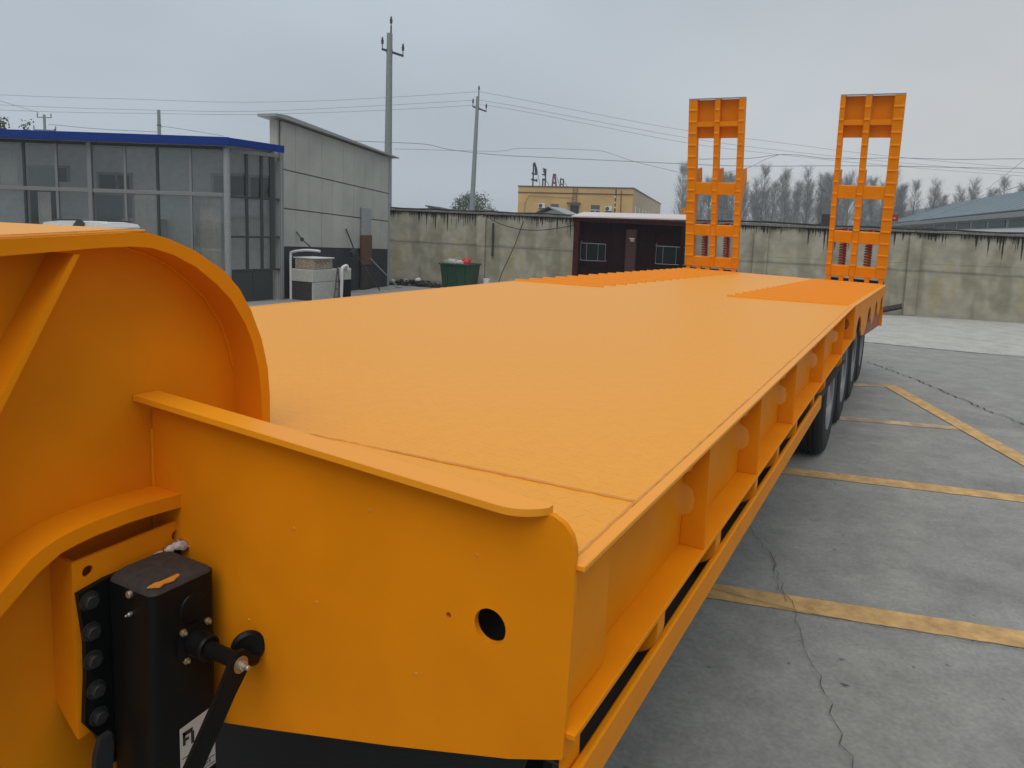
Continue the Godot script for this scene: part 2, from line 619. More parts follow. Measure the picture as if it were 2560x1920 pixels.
# ---------------------------------------------------------------- ground
func ground():
	var b := mb()
	b.uvu = Vector3(1.0 / 24.0, 0, 0)
	b.uvv = Vector3(0, 0, -1.0 / 24.0)
	b.quad(Vector3(-500, 0, 500), Vector3(500, 0, 500), Vector3(500, 0, -500), Vector3(-500, 0, -500), Vector3.UP)
	struct("ground", b, M.ground)
	# the newer, paler slabs along the wall
	b = mb()
	b.uvu = Vector3(1.0 / 24.0, 0, 0)
	b.uvv = Vector3(0, 0, -1.0 / 24.0)
	b.quad(Vector3(-12.5, 0.004, -15.6), Vector3(14, 0.004, -15.6), Vector3(14, 0.004, -24.5), Vector3(-12.5, 0.004, -19.6), Vector3.UP)
	struct("pavement", b, M.pale_ground)
	# painted bay lines, worn at the edges
	var lines := [
		[-0.9, 3.95, 2.6, 4.83, 0.185, M.line], [-0.9, 6.43, 2.8, 7.27, 0.19, M.line],
		[-0.85, 8.68, 0.56, 9.07, 0.17, M.line_pale], [-0.9, 10.78, -0.17, 11.14, 0.17, M.line_pale],
		[-0.23, 11.2, 3.4, 2.0, 0.19, M.line]]
	for l in lines:
		var a := Vector3(l[0], 0.004, -l[1])
		var c := Vector3(l[2], 0.004, -l[3])
		if l == lines[4]:
			a.y = 0.008
			c.y = 0.008
		var dir := (c - a).normalized()
		var sd: Vector3 = Vector3(dir.z, 0, -dir.x) * l[4] / 2.0
		var m := mb()
		var k := int((c - a).length() / 0.03)
		var pl: Vector3 = a + sd
		var pr: Vector3 = a - sd
		for i in range(1, k + 1):
			var p := a.lerp(c, float(i) / k)
			var nl: Vector3 = p + sd * rng.randf_range(0.95, 1.01)
			var nr: Vector3 = p - sd * rng.randf_range(0.95, 1.01)
			m.quad(pl, nl, nr, pr, Vector3.UP)
			pl = nl
			pr = nr
		struct("parking_line", m, l[5])
	# joints and cracks in the slabs
	crack([-0.95, 3.97, -0.4, 3.98, 0.3, 4.12, 1.2, 4.38, 3.0, 4.9], 0.0034, 0.004)
	crack([-0.95, 5.2, -0.62, 4.55, -0.52, 4.2, -0.40, 3.95, -0.33, 3.66, -0.22, 3.42, -0.13, 3.10, -0.05, 2.86, 0.06, 2.62, 0.15, 2.45, 0.5, 2.0], 0.0026, 0.02)
	crack([-0.62, 4.62, -0.58, 4.3, -0.47, 4.05], 0.002, 0.015)
	crack([-1.0, 15.6, 1.0, 15.55, 5.0, 16.2], 0.02, 0.01)
	crack([-0.6, 13.1, 0.2, 11.7, 0.9, 10.2, 1.9, 8.6, 4.0, 5.4], 0.014, 0.03)
	crack([-12.0, 11.0, -9.0, 12.5, -6.0, 14.5], 0.02, 0.03)
	# blown leaves and a bottle top on the bay floor
	for q in [[-0.22, 3.25, 0.018], [0.62, 4.75, 0.02], [0.45, 6.0, 0.024], [-0.28, 7.72, 0.045], [-0.45, 2.72, 0.019], [0.1, 5.55, 0.012]]:
		var m := mb(Vector3(q[0], 0, -q[1]))
		m.lathe([Vector2(q[2] * 0.5, 0.001), Vector2(q[2] * 0.56, 0.007), Vector2(q[2] * 0.4, 0.008), Vector2(0, 0.006)], Vector3(q[0], 0, -q[1]), Vector3.UP, 9)
		var where = {0.018: "small dark ring lying between the nearest yellow line and the trailer", 0.019: "small dark scrap lying on the concrete beside the near guard rail", 0.02: "tiny dark leaf scrap lying on bare concrete by itself", 0.024: "dry leaf lying between the two near bay lines", 0.045: "dark leaf scrap lying beside the first trailer tyre", 0.012: "tiny dark speck of litter on the open bay floor"}
		var o := part("litter", m, M.crack)
		tag(o, where[q[2]], "litter", "litter on the yard")

func crack(a: Array, wd: float, wob: float):
	var pts := []
	for i in range(0, a.size(), 2):
		pts.append(Vector3(a[i], 0.012, -a[i + 1]))
	var m := mb()
	for i in pts.size() - 1:
		var d: Vector3 = pts[i + 1] - pts[i]
		var k := maxi(3, int(d.length() / 0.06))
		var sd := Vector3(d.z, 0, -d.x).normalized()
		var pa: Vector3 = pts[i]
		for j in range(1, k + 1):
			var pb: Vector3 = pts[i] + d * j / k
			if j < k:
				pb += sd * rng.randf_range(-wob, wob)
			var w0 := wd * rng.randf_range(0.25, 0.8)
			m.quad(pa - sd * w0, pa + sd * w0, pb + sd * w0, pb - sd * w0, Vector3.UP)
			pa = pb
	struct("ground_crack", m, M.crack)

# ---------------------------------------------------------------- boundary wall
const WALL_TURN := 0.1765
func wall_at() -> Vector3:
	return Vector3(-15.48, 0, -19.4)

func boundary_wall():
	var t := thing("boundary_wall", "long rendered yard wall with black rain stains along its top", "wall", wall_at(), WALL_TURN)
	var ht := func(s): return 2.41 - 0.0125 * s
	var edges := [-3.0, 3.22, 6.3, 11.65, 15.57, 21.0, 27.0, 34.0]
	for i in edges.size() - 1:
		for c in 2:
			var m := mb()
			m.uvu = Vector3(1.0 / 16.0, 0, 0)
			m.uvv = Vector3(0, -1.0 / 2.4, 0)
			var s0: float = edges[i]
			var s1: float = edges[i + 1]
			var pr := 0.012 if c == 0 else 0.0
			var y0 := 0.0 if c == 0 else 1.40
			var y1a: float = 1.396 if c == 0 else ht.call(s0)
			var y1b: float = 1.396 if c == 0 else ht.call(s1)
			m.prism(poly([s0, y0, s1, y0, s1, y1b, s0, y1a]), Vector3(0, 0, pr), Vector3.RIGHT, Vector3.UP, Vector3(0, 0, -0.24 - pr))
			for k in m.u.size():
				m.u[k].y = (ht.call(m.v[k].x) - m.v[k].y) / 2.4
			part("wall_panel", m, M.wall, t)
	for s in [3.22, 6.9, 11.70, 15.57, 21.0, 27.0]:
		var m := mb()
		m.uvu = Vector3(1.0 / 16.0, 0, 0)
		m.uvv = Vector3(0, -1.0 / 2.4, 0)
		var hw := 0.19 if s == 11.70 else 0.145
		m.box(Vector3(s - hw, 0, 0.013), Vector3(s + hw, ht.call(s) - 0.03, 0.11), 0.012)
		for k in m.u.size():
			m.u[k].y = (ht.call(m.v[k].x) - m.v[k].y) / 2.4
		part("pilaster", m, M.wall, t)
	for i in edges.size() - 1:
		var m := mb()
		var a: float = edges[i] + 0.004
		var c: float = edges[i + 1] - 0.004
		m.prism(poly([a, ht.call(a) + 0.002, c, ht.call(c) + 0.002, c, ht.call(c) + 0.062, a, ht.call(a) + 0.062]), Vector3(0, 0, 0.05), Vector3.RIGHT, Vector3.UP, Vector3(0, 0, -0.36))
		part("coping", m, M.coping, t)
	# black cable laid along the top of the wall
	var pts := []
	for i in 60:
		var s := -2.6 + i * 0.5
		pts.append(Vector3(s, ht.call(s) + 0.085 + 0.012 * sin(i * 1.7) + (0.05 * exp(-pow((s - 11.7) / 0.5, 2.0))), 0.03))
	var cb := mb()
	cb.tube(pts, 0.028, 6)
	var co := part("wall_cable", cb, M.cable)
	co.position = wall_at()
	co.rotation.y = WALL_TURN
	tag(co, "thick black cable lying along the top of the yard wall", "cable")
	# drooping cable that hangs in front of the left stretch of wall
	var dc := mb()
	var dp := []
	for i in 13:
		var q := i / 12.0
		dp.append(Vector3(lerpf(3.35, 6.6, q), lerpf(2.35, 2.18, q) - 0.36 * sin(PI * pow(q, 0.8)), 0.15))
	dc.tube(dp, 0.013, 6)
	var dco := part("drooping_cable", dc, M.cable)
	dco.position = wall_at()
	dco.rotation.y = WALL_TURN
	tag(dco, "thin black cable sagging across the wall left of the dark red shed", "cable")
	var st := mb()
	st.tube([Vector3(4.62, 2.2, 0.05), Vector3(4.42, 1.5, 0.14), Vector3(4.05, 0.55, 0.3), Vector3(3.9, 0.0, 0.4)], 0.014, 6)
	var sto := part("leaning_rod", st, M.iron)
	sto.position = wall_at()
	sto.rotation.y = WALL_TURN
	tag(sto, "thin rod leaning on the stained wall behind the green bin", "rod")
	var pp := mb()
	pp.tube([Vector3(3.62, 2.1, 0.07), Vector3(3.62, 1.05, 0.07)], 0.035, 8)
	var ppo := part("wall_pipe", pp, M.iron)
	ppo.position = wall_at()
	ppo.rotation.y = WALL_TURN
	tag(ppo, "short dark drain pipe on the wall beside its left pilaster", "pipe")

# ---------------------------------------------------------------- building with the glazed porch
func glass_building():
	var at := Vector3(-14.05, 0, -11.6)
	var turn := deg_to_rad(29.7)
	var t := thing("glazed_building", "grey building with a long glazed porch under a blue roof edge", "building", at, turn)
	var b := mb()
	b.box(Vector3(-9.0, 0.02, -1.62), Vector3(0.85, 3.62, -1.5))
	part("inner_wall", b, M.inner, t)
	b = mb()
	b.box(Vector3(-9.0, 0.0, -1.5), Vector3(0.0, 0.05, 0.0))
	part("porch_floor", b, M.inner, t)
	b = mb()
	b.box(Vector3(-9.0, 3.64, -6.0), Vector3(0.1, 3.68, 0.22))
	b.prism(poly([0.1, -6.0, 0.1, 0.1, 0.70, -0.95, 0.6, -1.6, 0.6, -6.0]), Vector3(0, 3.64, 0), Vector3.RIGHT, Vector3.BACK, Vector3(0, 0.04, 0))
	b.prism(poly([-9.0, -6.0, 0.6, -6.0, 0.6, -1.5, 0.05, 0.1, -9.0, 0.1]), Vector3(0, 3.74, 0), Vector3.RIGHT, Vector3.BACK, Vector3(0, 0.045, 0))
	part("roof", b, M.white, t)
	b = mb()
	b.box(Vector3(-9.0, 3.60, 0.222), Vector3(0.12, 3.79, 0.25), 0.01)
	part("fascia", b, M.blue, t)
	# side front: from the corner post to the panelled house
	var e0 := Vector3(0.0, 0, 0.0)
	var e1 := Vector3(0.83, 0, -1.07)
	var sd := (e1 - e0).normalized()
	var out := Vector3(sd.z, 0, -sd.x) * -1.0
	b = mb()
	b.bar(Vector3(0.12, 3.695, 0.236), e1 + out * 0.22 + Vector3(0, 3.67, 0), Vector3.UP, 0.17, 0.03, 0.01)
	part("fascia", b, M.blue, t)
	# posts and transoms
	var xs := [-8.6, -7.77, -6.99, -6.22, -5.45, -4.68, -3.94, -3.17, -2.37, -1.63, -0.87]
	for x in xs:
		b = mb()
		var hw := 0.05 if absf(x + 3.17) < 0.01 else 0.03
		b.box(Vector3(x - hw, 0.05, -0.05), Vector3(x + hw, 3.60, 0.03 if hw > 0.04 else 0.0), 0.006)
		part("mullion", b, M.alu if int(absf(x) * 10) % 3 != 1 or hw > 0.04 else M.frame_dark, t)
	b = mb()
	b.box(Vector3(-9.0, 2.46, -0.045), Vector3(-0.07, 2.55, 0.008), 0.006)
	part("transom", b, M.alu, t)
	b = mb()
	b.box(Vector3(-9.0, 3.53, -0.045), Vector3(-0.07, 3.60, 0.008), 0.006)
	part("head_rail", b, M.frame_dark, t)
	b = mb()
	b.box(Vector3(-9.0, 0.05, -0.06), Vector3(-0.07, 0.42, 0.012), 0.006)
	part("plinth", b, M.panel_dark, t)
	b = mb()
	b.tube([Vector3(-0.02, 0.0, 0.03), Vector3(-0.02, 3.56, 0.03)], 0.075, 14)
	part("corner_post", b, M.galv, t)
	for i in xs.size():
		var x0: float = xs[i] + 0.03
		var x1: float = (xs[i + 1] if i + 1 < xs.size() else -0.04) - 0.03
		for r in [[0.42, 2.46], [2.55, 3.53]]:
			b = mb()
			b.box(Vector3(x0, r[0], -0.028), Vector3(x1, r[1], -0.022))
			part("pane", b, [M.glass, M.glass_clear, M.glass_dusty, M.glass, M.glass_dusty][(i * 3 + int(r[0])) % 5], t)
	# side front
	var at2 := func(q: float, y: float, o := 0.0): return e0 + sd * q + Vector3(0, y, 0) + out * o
	var L := (e1 - e0).length()
	for r in [[0.03, 3.52, 0.09], [0.0, 2.47, 0.05], [0.0, 1.55, 0.05], [0.0, 0.76, 0.05]]:
		b = mb()
		b.bar(at2.call(0.05, r[1]), at2.call(L, r[1]), Vector3.UP, r[2], 0.05, 0.006)
		part("transom", b, M.alu if r[1] > 3.0 else M.frame_dark, t)
	for q in [0.47, 0.87, 1.16]:
		b = mb()
		b.bar(at2.call(q, 0.76), at2.call(q, 3.5), sd, 0.065 if q < 1.1 else 0.13, 0.045, 0.006)
		part("mullion", b, M.frame_dark, t)
	b = mb()
	b.bar(at2.call(L + 0.06, 0.0), at2.call(L + 0.06, 3.62), sd, 0.10, 0.10, 0.01)
	part("end_post", b, M.alu, t)
	var qs := [0.06, 0.44, 0.50, 0.84, 0.90, 1.09]
	for i in range(0, 6, 2):
		for r in [[0.79, 1.52], [1.58, 2.44], [2.5, 3.47]]:
			b = mb()
			b.bar(at2.call((qs[i] + qs[i + 1]) / 2.0, r[0], -0.02), at2.call((qs[i] + qs[i + 1]) / 2.0, r[1], -0.02), sd, qs[i + 1] - qs[i], 0.006)
			part("pane", b, M.glass, t)
	for i in range(0, 4, 2):
		b = mb()
		b.bar(at2.call(lerpf(0.04, 0.60, i / 2.0) + 0.28, 0.03), at2.call(lerpf(0.04, 0.60, i / 2.0) + 0.28, 0.735), sd, 0.55, 0.03, 0.005)
		part("door_panel", b, M.frame_dark, t)
	# what shows through the panes: doors and windows of the inner wall
	for d in [["inner_door", -5.5, -4.86, 0.05, 2.55, M.door_dark], ["inner_window", -5.5, -4.86, 2.6, 3.06, M.teal], ["inner_window", -4.80, -4.57, 2.74, 3.07, M.door_dark], ["inner_window", -3.77, -3.36, 2.57, 2.95, M.door_dark], ["inner_window", -3.30, -3.02, 2.57, 2.95, M.door_dark], ["inner_door", -3.86, -3.2, 0.05, 2.44, M.teal], ["inner_door", -3.12, -2.96, 0.05, 2.45, M.door_dark], ["inner_window", -0.92, -0.1, 2.55, 3.02, M.door_dark], ["inner_door", -7.4, -6.7, 0.05, 2.4, M.door_dark], ["inner_window", 0.0, 0.75, 2.5, 3.0, M.door_dark]]:
		b = mb()
		b.box(Vector3(d[1], d[3], -1.498), Vector3(d[2], d[4], -1.47), 0.004)
		var o := part(d[0], b, d[5], t)
		b = mb()
		b.box(Vector3(d[1] - 0.06, d[4], -1.5), Vector3(d[2] + 0.06, d[4] + 0.06, -1.45), 0.004)
		b.box(Vector3(d[1] - 0.06, d[3], -1.5), Vector3(d[1] - 0.001, d[4] - 0.001, -1.45), 0.004)
		b.box(Vector3(d[2] + 0.001, d[3], -1.5), Vector3(d[2] + 0.06, d[4] - 0.001, -1.45), 0.004)
		part("casing", b, M.alu, o)
	for c in [[-2.30, -1.72, 0.9, 2.44], [-0.80, -0.30, 0.6, 2.40], [-5.38, -5.0, 2.6, 3.4], [-4.55, -4.25, 0.8, 2.44]]:
		for k in 6:
			b = mb()
			var x0: float = lerpf(c[0], c[1], k / 6.0)
			var x1: float = lerpf(c[0], c[1], (k + 1) / 6.0)
			b.bar(Vector3((x0 + x1) / 2, c[2], -0.25), Vector3((x0 + x1) / 2, c[3], -0.25), Vector3(1, 0, 0.5 if k % 2 == 0 else -0.5), (x1 - x0) * 1.1, 0.006)
			part("blind_strip", b, M.tile, t)
	b = mb()
	b.box(Vector3(-3.0, 0.05, -1.46), Vector3(-2.1, 1.9, -1.0), 0.01)
	part("cupboard", b, M.alu, t)
	b = mb()
	b.box(Vector3(-9.0, 0.0, -6.0), Vector3(-8.95, 3.6, 0.0))
	b.box(Vector3(-8.95, 0.0, -6.0), Vector3(0.6, 3.6, -5.9))
	part("rear_wall", b, M.inner, t)

# ---------------------------------------------------------------- panelled house with a sloping roof
func panel_building():
	var turn := deg_to_rad(98.5)
	var t := thing("panelled_house", "tall grey panelled house with a single sloping roof and dark base", "building", Vector3(-13.83, 0, -12.95), turn)
	var top := func(x): return 4.38 - 0.0735 * (x - 0.1)
	var cols := [0.08, 0.61, 1.15, 1.70, 2.18, 2.70, 3.23, 3.83, 4.27, 4.71, 5.17]
	for i in cols.size() - 1:
		for r in 3:
			var x0: float = cols[i] + 0.0035
			var x1: float = cols[i + 1] - 0.0035
			var ym := func(k, x): return [1.33 - 0.03 * x, 2.27 - 0.045 * x, 3.22 - 0.063 * x, top.call(x)][k]
			var g0 := 0.0 if r == 0 else 0.014
			var b := mb()
			b.prism(poly([x0, ym.call(r, x0) + g0, x1, ym.call(r, x1) + g0, x1, ym.call(r + 1, x1) - 0.014, x0, ym.call(r + 1, x0) - 0.014]), Vector3(0, 0, -0.06), Vector3.RIGHT, Vector3.UP, Vector3(0, 0, 0.06 + 0.002 * ((i + r) % 2)))
			part("wall_panel", b, M.panel, t)
	var b := mb()
	b.prism(poly([0.02, 0, 5.2, 0, 5.2, 1.17, 0.02, 1.325]), Vector3(0, 0, -0.07), Vector3.RIGHT, Vector3.UP, Vector3(0, 0, 0.055))
	part("base_wall", b, M.panel_dark, t)
	b = mb()
	b.prism(poly([0.02, 0, 5.2, 0, 5.2, top.call(5.2), 0.02, top.call(0.02)]), Vector3(0, 0, -0.2), Vector3.RIGHT, Vector3.UP, Vector3(0, 0, 0.12))
	part("backing_wall", b, M.alu, t)
	# front wall that runs back from the near corner, and the other two
	b = mb()
	b.box(Vector3(0.0, 0, -0.30), Vector3(0.07, 4.38, -0.075))
	part("front_wall", b, M.panel, t)
	b = mb()
	b.box(Vector3(5.13, 0, -0.30), Vector3(5.2, 3.98, -0.205))
	b.box(Vector3(0.075, 0, -0.36), Vector3(5.2, 3.98, -0.305))
	part("rear_wall", b, M.panel, t)
	b = mb()
	b.box(Vector3(5.172, 0, -0.19), Vector3(5.25, 3.98, 0.03), 0.01)
	part("corner_trim", b, M.galv, t)
	b = mb()
	b.box(Vector3(0.0, 0, -0.07), Vector3(0.075, 3.4, 0.03), 0.01)
	part("corner_trim", b, M.galv, t)
	b = mb()
	b.prism(poly([-0.32, top.call(-0.1) + 0.03, 0.12, top.call(0.12) + 0.02, 5.55, top.call(5.55) + 0.02, 5.55, top.call(5.55) + 0.05, 0.12, top.call(0.12) + 0.12, -0.32, top.call(-0.1) + 0.09]), Vector3(0, 0, -0.40), Vector3.RIGHT, Vector3.UP, Vector3(0, 0, 0.55))
	part("roof", b, M.galv, t)
	b = mb()
	b.box(Vector3(2.95, 4.14, -0.33), Vector3(3.9, 4.27, -0.12), 0.02)
	part("roof_box", b, M.galv, t)
	# old flue, rusty at its foot
	b = mb()
	b.box(Vector3(3.58, 0.86, 0.006), Vector3(4.05, 2.42, 0.10), 0.03)
	part("flue", b, M.galv, t)
	b = mb()
	b.box(Vector3(3.56, 0.72, 0.004), Vector3(4.07, 1.62, 0.125), 0.03)
	part("flue_foot", b, M.rust, t)
	b = mb()
	b.box(Vector3(3.58, 0.0, 0.004), Vector3(4.05, 0.71, 0.11), 0.03)
	part("flue_base", b, M.soot, t)
	# tools leaning on it
	for r in [["broom", "dark long-handled tool leaning on the panelled house left of the rusty flue", [2.82, 1.78, 0.03], [3.08, 1.05, 0.2], [3.7, 0.02, 0.62], 0.02, M.iron], ["pole_tool", "pale pole leaning from the rusty flue down to the ground", [3.95, 0.92, 0.13], [4.45, 0.45, 0.35], [4.85, 0.05, 0.55], 0.018, M.galv], ["bent_bracket", "short dark rod stuck out from the wall above the sinks", [0.6, 1.69, 0.02], [0.7, 1.5, 0.12], [0.95, 1.3, 0.2], 0.016, M.iron]]:
		b = mb()
		var pa := []
		for k in [2, 3, 4]:
			pa.append(Vector3(r[k][0], r[k][1], r[k][2]))
		b.tube(pa, r[5], 6)
		if r[0] == "broom":
			b.obox(Vector3(2.98, 1.12, 0.16), Vector3(0.10, 0.05, 0), Vector3(-0.03, 0.07, 0), Vector3(0, 0, 0.05), 0.01)
		if r[0] == "pole_tool":
			b.box(Vector3(4.8, 0.0, 0.5), Vector3(5.05, 0.05, 0.6), 0.01)
		if r[0] == "bent_bracket":
			b.lathe([Vector2(0, -0.06), Vector2(0.05, -0.03), Vector2(0.045, 0.04), Vector2(0, 0.06)], Vector3(0.7, 1.5, 0.12), Vector3(0.2, -1, 0), 10)
		var o := part(r[0], b, r[6])
		o.position = t.position
		o.rotation.y = turn
		tag(o, r[1], {"broom": "broom", "pole_tool": "tool", "bent_bracket": "bracket"}[r[0]])

# ---------------------------------------------------------------- dark red shed in front of the wall
func red_shed():
	var at := wall_at() + Vector3(0.1760, 0, 0.984) * 1.5
	var t := thing("red_shed", "dark red lean-to shed with barred windows and pale roof edge", "shed", at, WALL_TURN)
	var s0 := 6.62
	var s1 := 9.72
	var b := mb()
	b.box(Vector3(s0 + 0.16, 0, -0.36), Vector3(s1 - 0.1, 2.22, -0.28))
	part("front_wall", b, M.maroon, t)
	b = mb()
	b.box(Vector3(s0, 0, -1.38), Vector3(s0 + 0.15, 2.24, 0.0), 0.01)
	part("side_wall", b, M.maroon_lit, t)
	b = mb()
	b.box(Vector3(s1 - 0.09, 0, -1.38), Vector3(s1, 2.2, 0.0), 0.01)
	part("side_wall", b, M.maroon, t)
	b = mb()
	b.prism(poly([s0 - 0.02, 2.23, s1 + 0.03, 2.17, s1 + 0.03, 2.27, s0 - 0.02, 2.33]), Vector3(0, 0, 0.03), Vector3.RIGHT, Vector3.UP, Vector3(0, 0, -0.05))
	part("roof_fascia", b, M.maroon_lit, t)
	b = mb()
	b.prism(poly([0.12, 2.335, 0.12, 2.37, -1.35, 2.52, -1.35, 2.48]), Vector3(s0 - 0.05, 0, 0), Vector3.BACK, Vector3.UP, Vector3(s1 - s0 + 0.12, 0, 0))
	part("roof_sheet", b, M.pale_pink, t)
	b = mb()
	b.box(Vector3(8.10, 0, -0.279), Vector3(8.40, 2.05, -0.12), 0.03)
	part("pillar", b, M.brick_red, t)
	b = mb()
	b.box(Vector3(8.22, 1.78, -0.119), Vector3(8.37, 1.80, 0.02), 0.005)
	b.box(Vector3(8.24, 1.70, -0.119), Vector3(8.35, 1.775, -0.10), 0.005)
	part("wall_lamp", b, M.pale_pink, t)
	for wx in [[6.86, 7.52], [9.0, 9.72]]:
		b = mb()
		b.box(Vector3(wx[0], 1.15, -0.279), Vector3(wx[1], 1.6, -0.265))
		var wn := part("window", b, M.door_dark, t)
		var rail := mb()
		var a: float = wx[0] - 0.04
		var c: float = wx[1] + 0.04
		rail.tube([Vector3(a, 1.68, -0.26), Vector3(a, 1.62, -0.1), Vector3(a + 0.06, 1.61, -0.05), Vector3(c, 1.60, -0.05)], 0.009, 6)
		rail.tube([Vector3(a, 1.15, -0.26), Vector3(a, 1.13, -0.1), Vector3(a + 0.06, 1.12, -0.05), Vector3(c, 1.12, -0.05), Vector3(c, 1.13, -0.26)], 0.009, 6)
		for k in [0.0, 0.24, 0.7, 1.0]:
			var x := lerpf(a + 0.02, c, k)
			rail.tube([Vector3(x, 1.12, -0.05), Vector3(x, 1.61, -0.05)], 0.006, 6)
		part("window_guard", rail, M.alu, wn)
	for x in [7.62, 8.6, 8.8]:
		b = mb()
		b.box(Vector3(x, 0.0, -0.279), Vector3(x + 0.06, 2.2, -0.24), 0.008)
		part("wall_batten", b, M.maroon, t)

# ---------------------------------------------------------------- beyond the wall
func far_buildings():
	# two-storey yellow block
	var th := deg_to_rad(14.0)
	var at := Vector3(-28.48 * 1.7, 0, -51.53 * 1.7)
	var t := thing("yellow_building", "yellow flat-roofed building with letters standing on its roof", "building", at, th)
	var S := 1.7
	var yy := func(y): return 2.0 + (y - 2.0) * S
	var fw: float = 9.12 * S
	var H: float = yy.call(5.20)
	var b := mb()
	b.box(Vector3(0, 0, -0.3), Vector3(fw, H, 0))
	part("front_wall", b, M.yellow, t)
	b = mb()
	b.box(Vector3(fw - 0.3, 0, -52.0), Vector3(fw - 0.002, H - 0.01, -0.302))
	part("side_wall", b, M.cream, t)
	b = mb()
	b.box(Vector3(0.002, 0, -52.0), Vector3(0.3, H - 0.01, -0.302))
	b.box(Vector3(0.302, 0, -52.2), Vector3(fw - 0.302, H - 0.01, -51.9))
	part("rear_wall", b, M.cream, t)
	b = mb()
	b.box(Vector3(-0.1, H, -52.3), Vector3(fw + 0.1, H + 0.16, 0.1), 0.02)
	part("roof_edge", b, M.rust, t)
	b = mb()
	b.box(Vector3(-0.06, yy.call(4.72), 0.0), Vector3(fw + 0.02, yy.call(4.80), 0.09), 0.02)
	part("string_course", b, M.rust, t)
	for w in [[2.68, 3.34, 3.05, 3.9, 1], [5.9, 6.6, 3.04, 3.9, 1], [0.7, 1.2, 0.6, 2.2, 1], [6.4, 7.6, 0.4, 2.2, 1]]:
		b = mb()
		var x0: float = w[0] * S
		var x1: float = w[1] * S
		var y0: float = maxf(0.3, yy.call(w[2]))
		var y1: float = yy.call(w[3])
		b.box(Vector3(x0, y0, -0.02), Vector3(x1, y1, 0.015))
		var o := part("window", b, M.window, t)
		b = mb()
		var ym := lerpf(y0, y1, 0.56)
		b.box(Vector3(x0, ym - 0.04, 0.016), Vector3(x1, ym + 0.04, 0.06))
		b.box(Vector3((x0 + x1) / 2 - 0.04, y0, 0.016), Vector3((x0 + x1) / 2 + 0.04, ym - 0.041, 0.06))
		b.box(Vector3(x0 - 0.06, y0 - 0.08, 0.0), Vector3(x1 + 0.06, y0 - 0.001, 0.12))
		part("frame", b, M.white, o)
	b = mb()
	b.box(Vector3(4.27 * S, yy.call(2.4), -0.02), Vector3(4.96 * S, yy.call(3.84), 0.015))
	part("door", b, M.door_dark, t)
	b = mb()
	b.box(Vector3(4.06 * S, yy.call(3.90), 0.0), Vector3(5.08 * S, yy.call(4.05), 0.8), 0.03)
	part("door_canopy", b, M.rust, t)
	# ladder to the roof
	b = mb()
	for x in [4.45, 4.76]:
		b.tube([Vector3(x * S, yy.call(4.03), 0.3), Vector3((x + 0.04) * S, yy.call(5.22), 0.25)], 0.05, 6)
	for k in 7:
		var y: float = lerpf(yy.call(4.10), yy.call(5.15), k / 6.0)
		b.tube([Vector3(4.46 * S, y, 0.3), Vector3(4.78 * S, y, 0.3)], 0.035, 5)
	part("roof_ladder", b, M.rust, t)
	# long side windows
	for k in 9:
		b = mb()
		var z := -3.0 - k * 5.2
		b.box(Vector3(fw - 0.03, yy.call(3.0), z - 1.7), Vector3(fw + 0.02, yy.call(3.95), z))
		part("side_window", b, M.window, t)
	# wires and conduits on the front
	b = mb()
	b.tube([Vector3(8.25 * S, yy.call(2.6), 0.2), Vector3(8.22 * S, yy.call(5.05), 0.2)], 0.06, 6)
	b.tube([Vector3(0.6 * S, yy.call(3.0), 0.1), Vector3(0.6 * S, yy.call(3.9), 0.1), Vector3(0.9 * S, yy.call(4.5), 0.1), Vector3(4.4 * S, yy.call(4.4), 0.1)], 0.025, 5)
	part("conduit", b, M.iron, t)
	for a in [[1.72, 3.55, "left"], [7.02, 3.46, "right"]]:
		var o := thing("air_conditioner", "white outdoor air conditioner unit %s on the yellow building" % ("left of the door canopy" if a[2] == "left" else "right of the framed window"), "air conditioner", at + Basis(Vector3.UP, th) * Vector3(a[0] * S, yy.call(a[1]), 0), th, "air conditioners on the yellow building")
		b = mb()
		b.box(Vector3(0, 0, 0.02), Vector3(0.92, 0.62, 0.36), 0.03)
		part("casing", b, M.white, o)
		b = mb()
		b.lathe([Vector2(0, 0.0), Vector2(0.25, 0.0), Vector2(0.27, 0.012), Vector2(0.27, 0.0)], Vector3(0.33, 0.31, 0.362), Vector3.BACK, 16)
		part("fan_grille", b, M.iron, o)
		b = mb()
		b.box(Vector3(0.05, -0.08, 0.0), Vector3(0.87, -0.002, 0.4), 0.01)
		part("bracket", b, M.iron, o)
	# sign letters seen edge-on, each on its own frame
	var strokes := [
		[[0, 0, 0, 3.1, 0.16], [-0.1, 2.9, 0.35, 2.75, 0.22], [0.1, 3.2, 0.45, 2.0, 0.22], [0.3, 2.6, 0.42, 1.5, 0.3], [-0.2, 1.75, 0.2, 1.6, 0.24], [-0.25, 0.9, 0.5, 0.75, 0.24], [0.5, 1.0, 0.55, 0.6, 0.16]],
		[[0, 0, 0, 1.0, 0.16], [0.35, 0, 0.35, 2.3, 0.16], [-0.05, 2.35, 0.45, 2.2, 0.2], [0.0, 2.1, 0.4, 1.7, 0.2], [-0.1, 1.6, 0.4, 1.5, 0.22], [-0.05, 0.95, 0.42, 0.85, 0.24], [0.1, 2.4, 0.3, 1.5, 0.14]],
		[[-0.1, 0, 0.05, 1.7, 0.2], [0.45, 0, 0.2, 1.7, 0.2], [-0.15, 0.5, 0.5, 0.45, 0.24], [0.0, 1.65, 0.4, 1.5, 0.2], [0.05, 1.2, 0.3, 1.1, 0.16]],
		[[0, 0, 0, 1.0, 0.13], [0.4, 0, 0.4, 0.95, 0.13], [-0.05, 1.05, 0.45, 0.95, 0.16], [0.0, 0.35, 0.4, 0.3, 0.14]]]
	var sx := [1.03, 1.84, 2.68, 3.28]
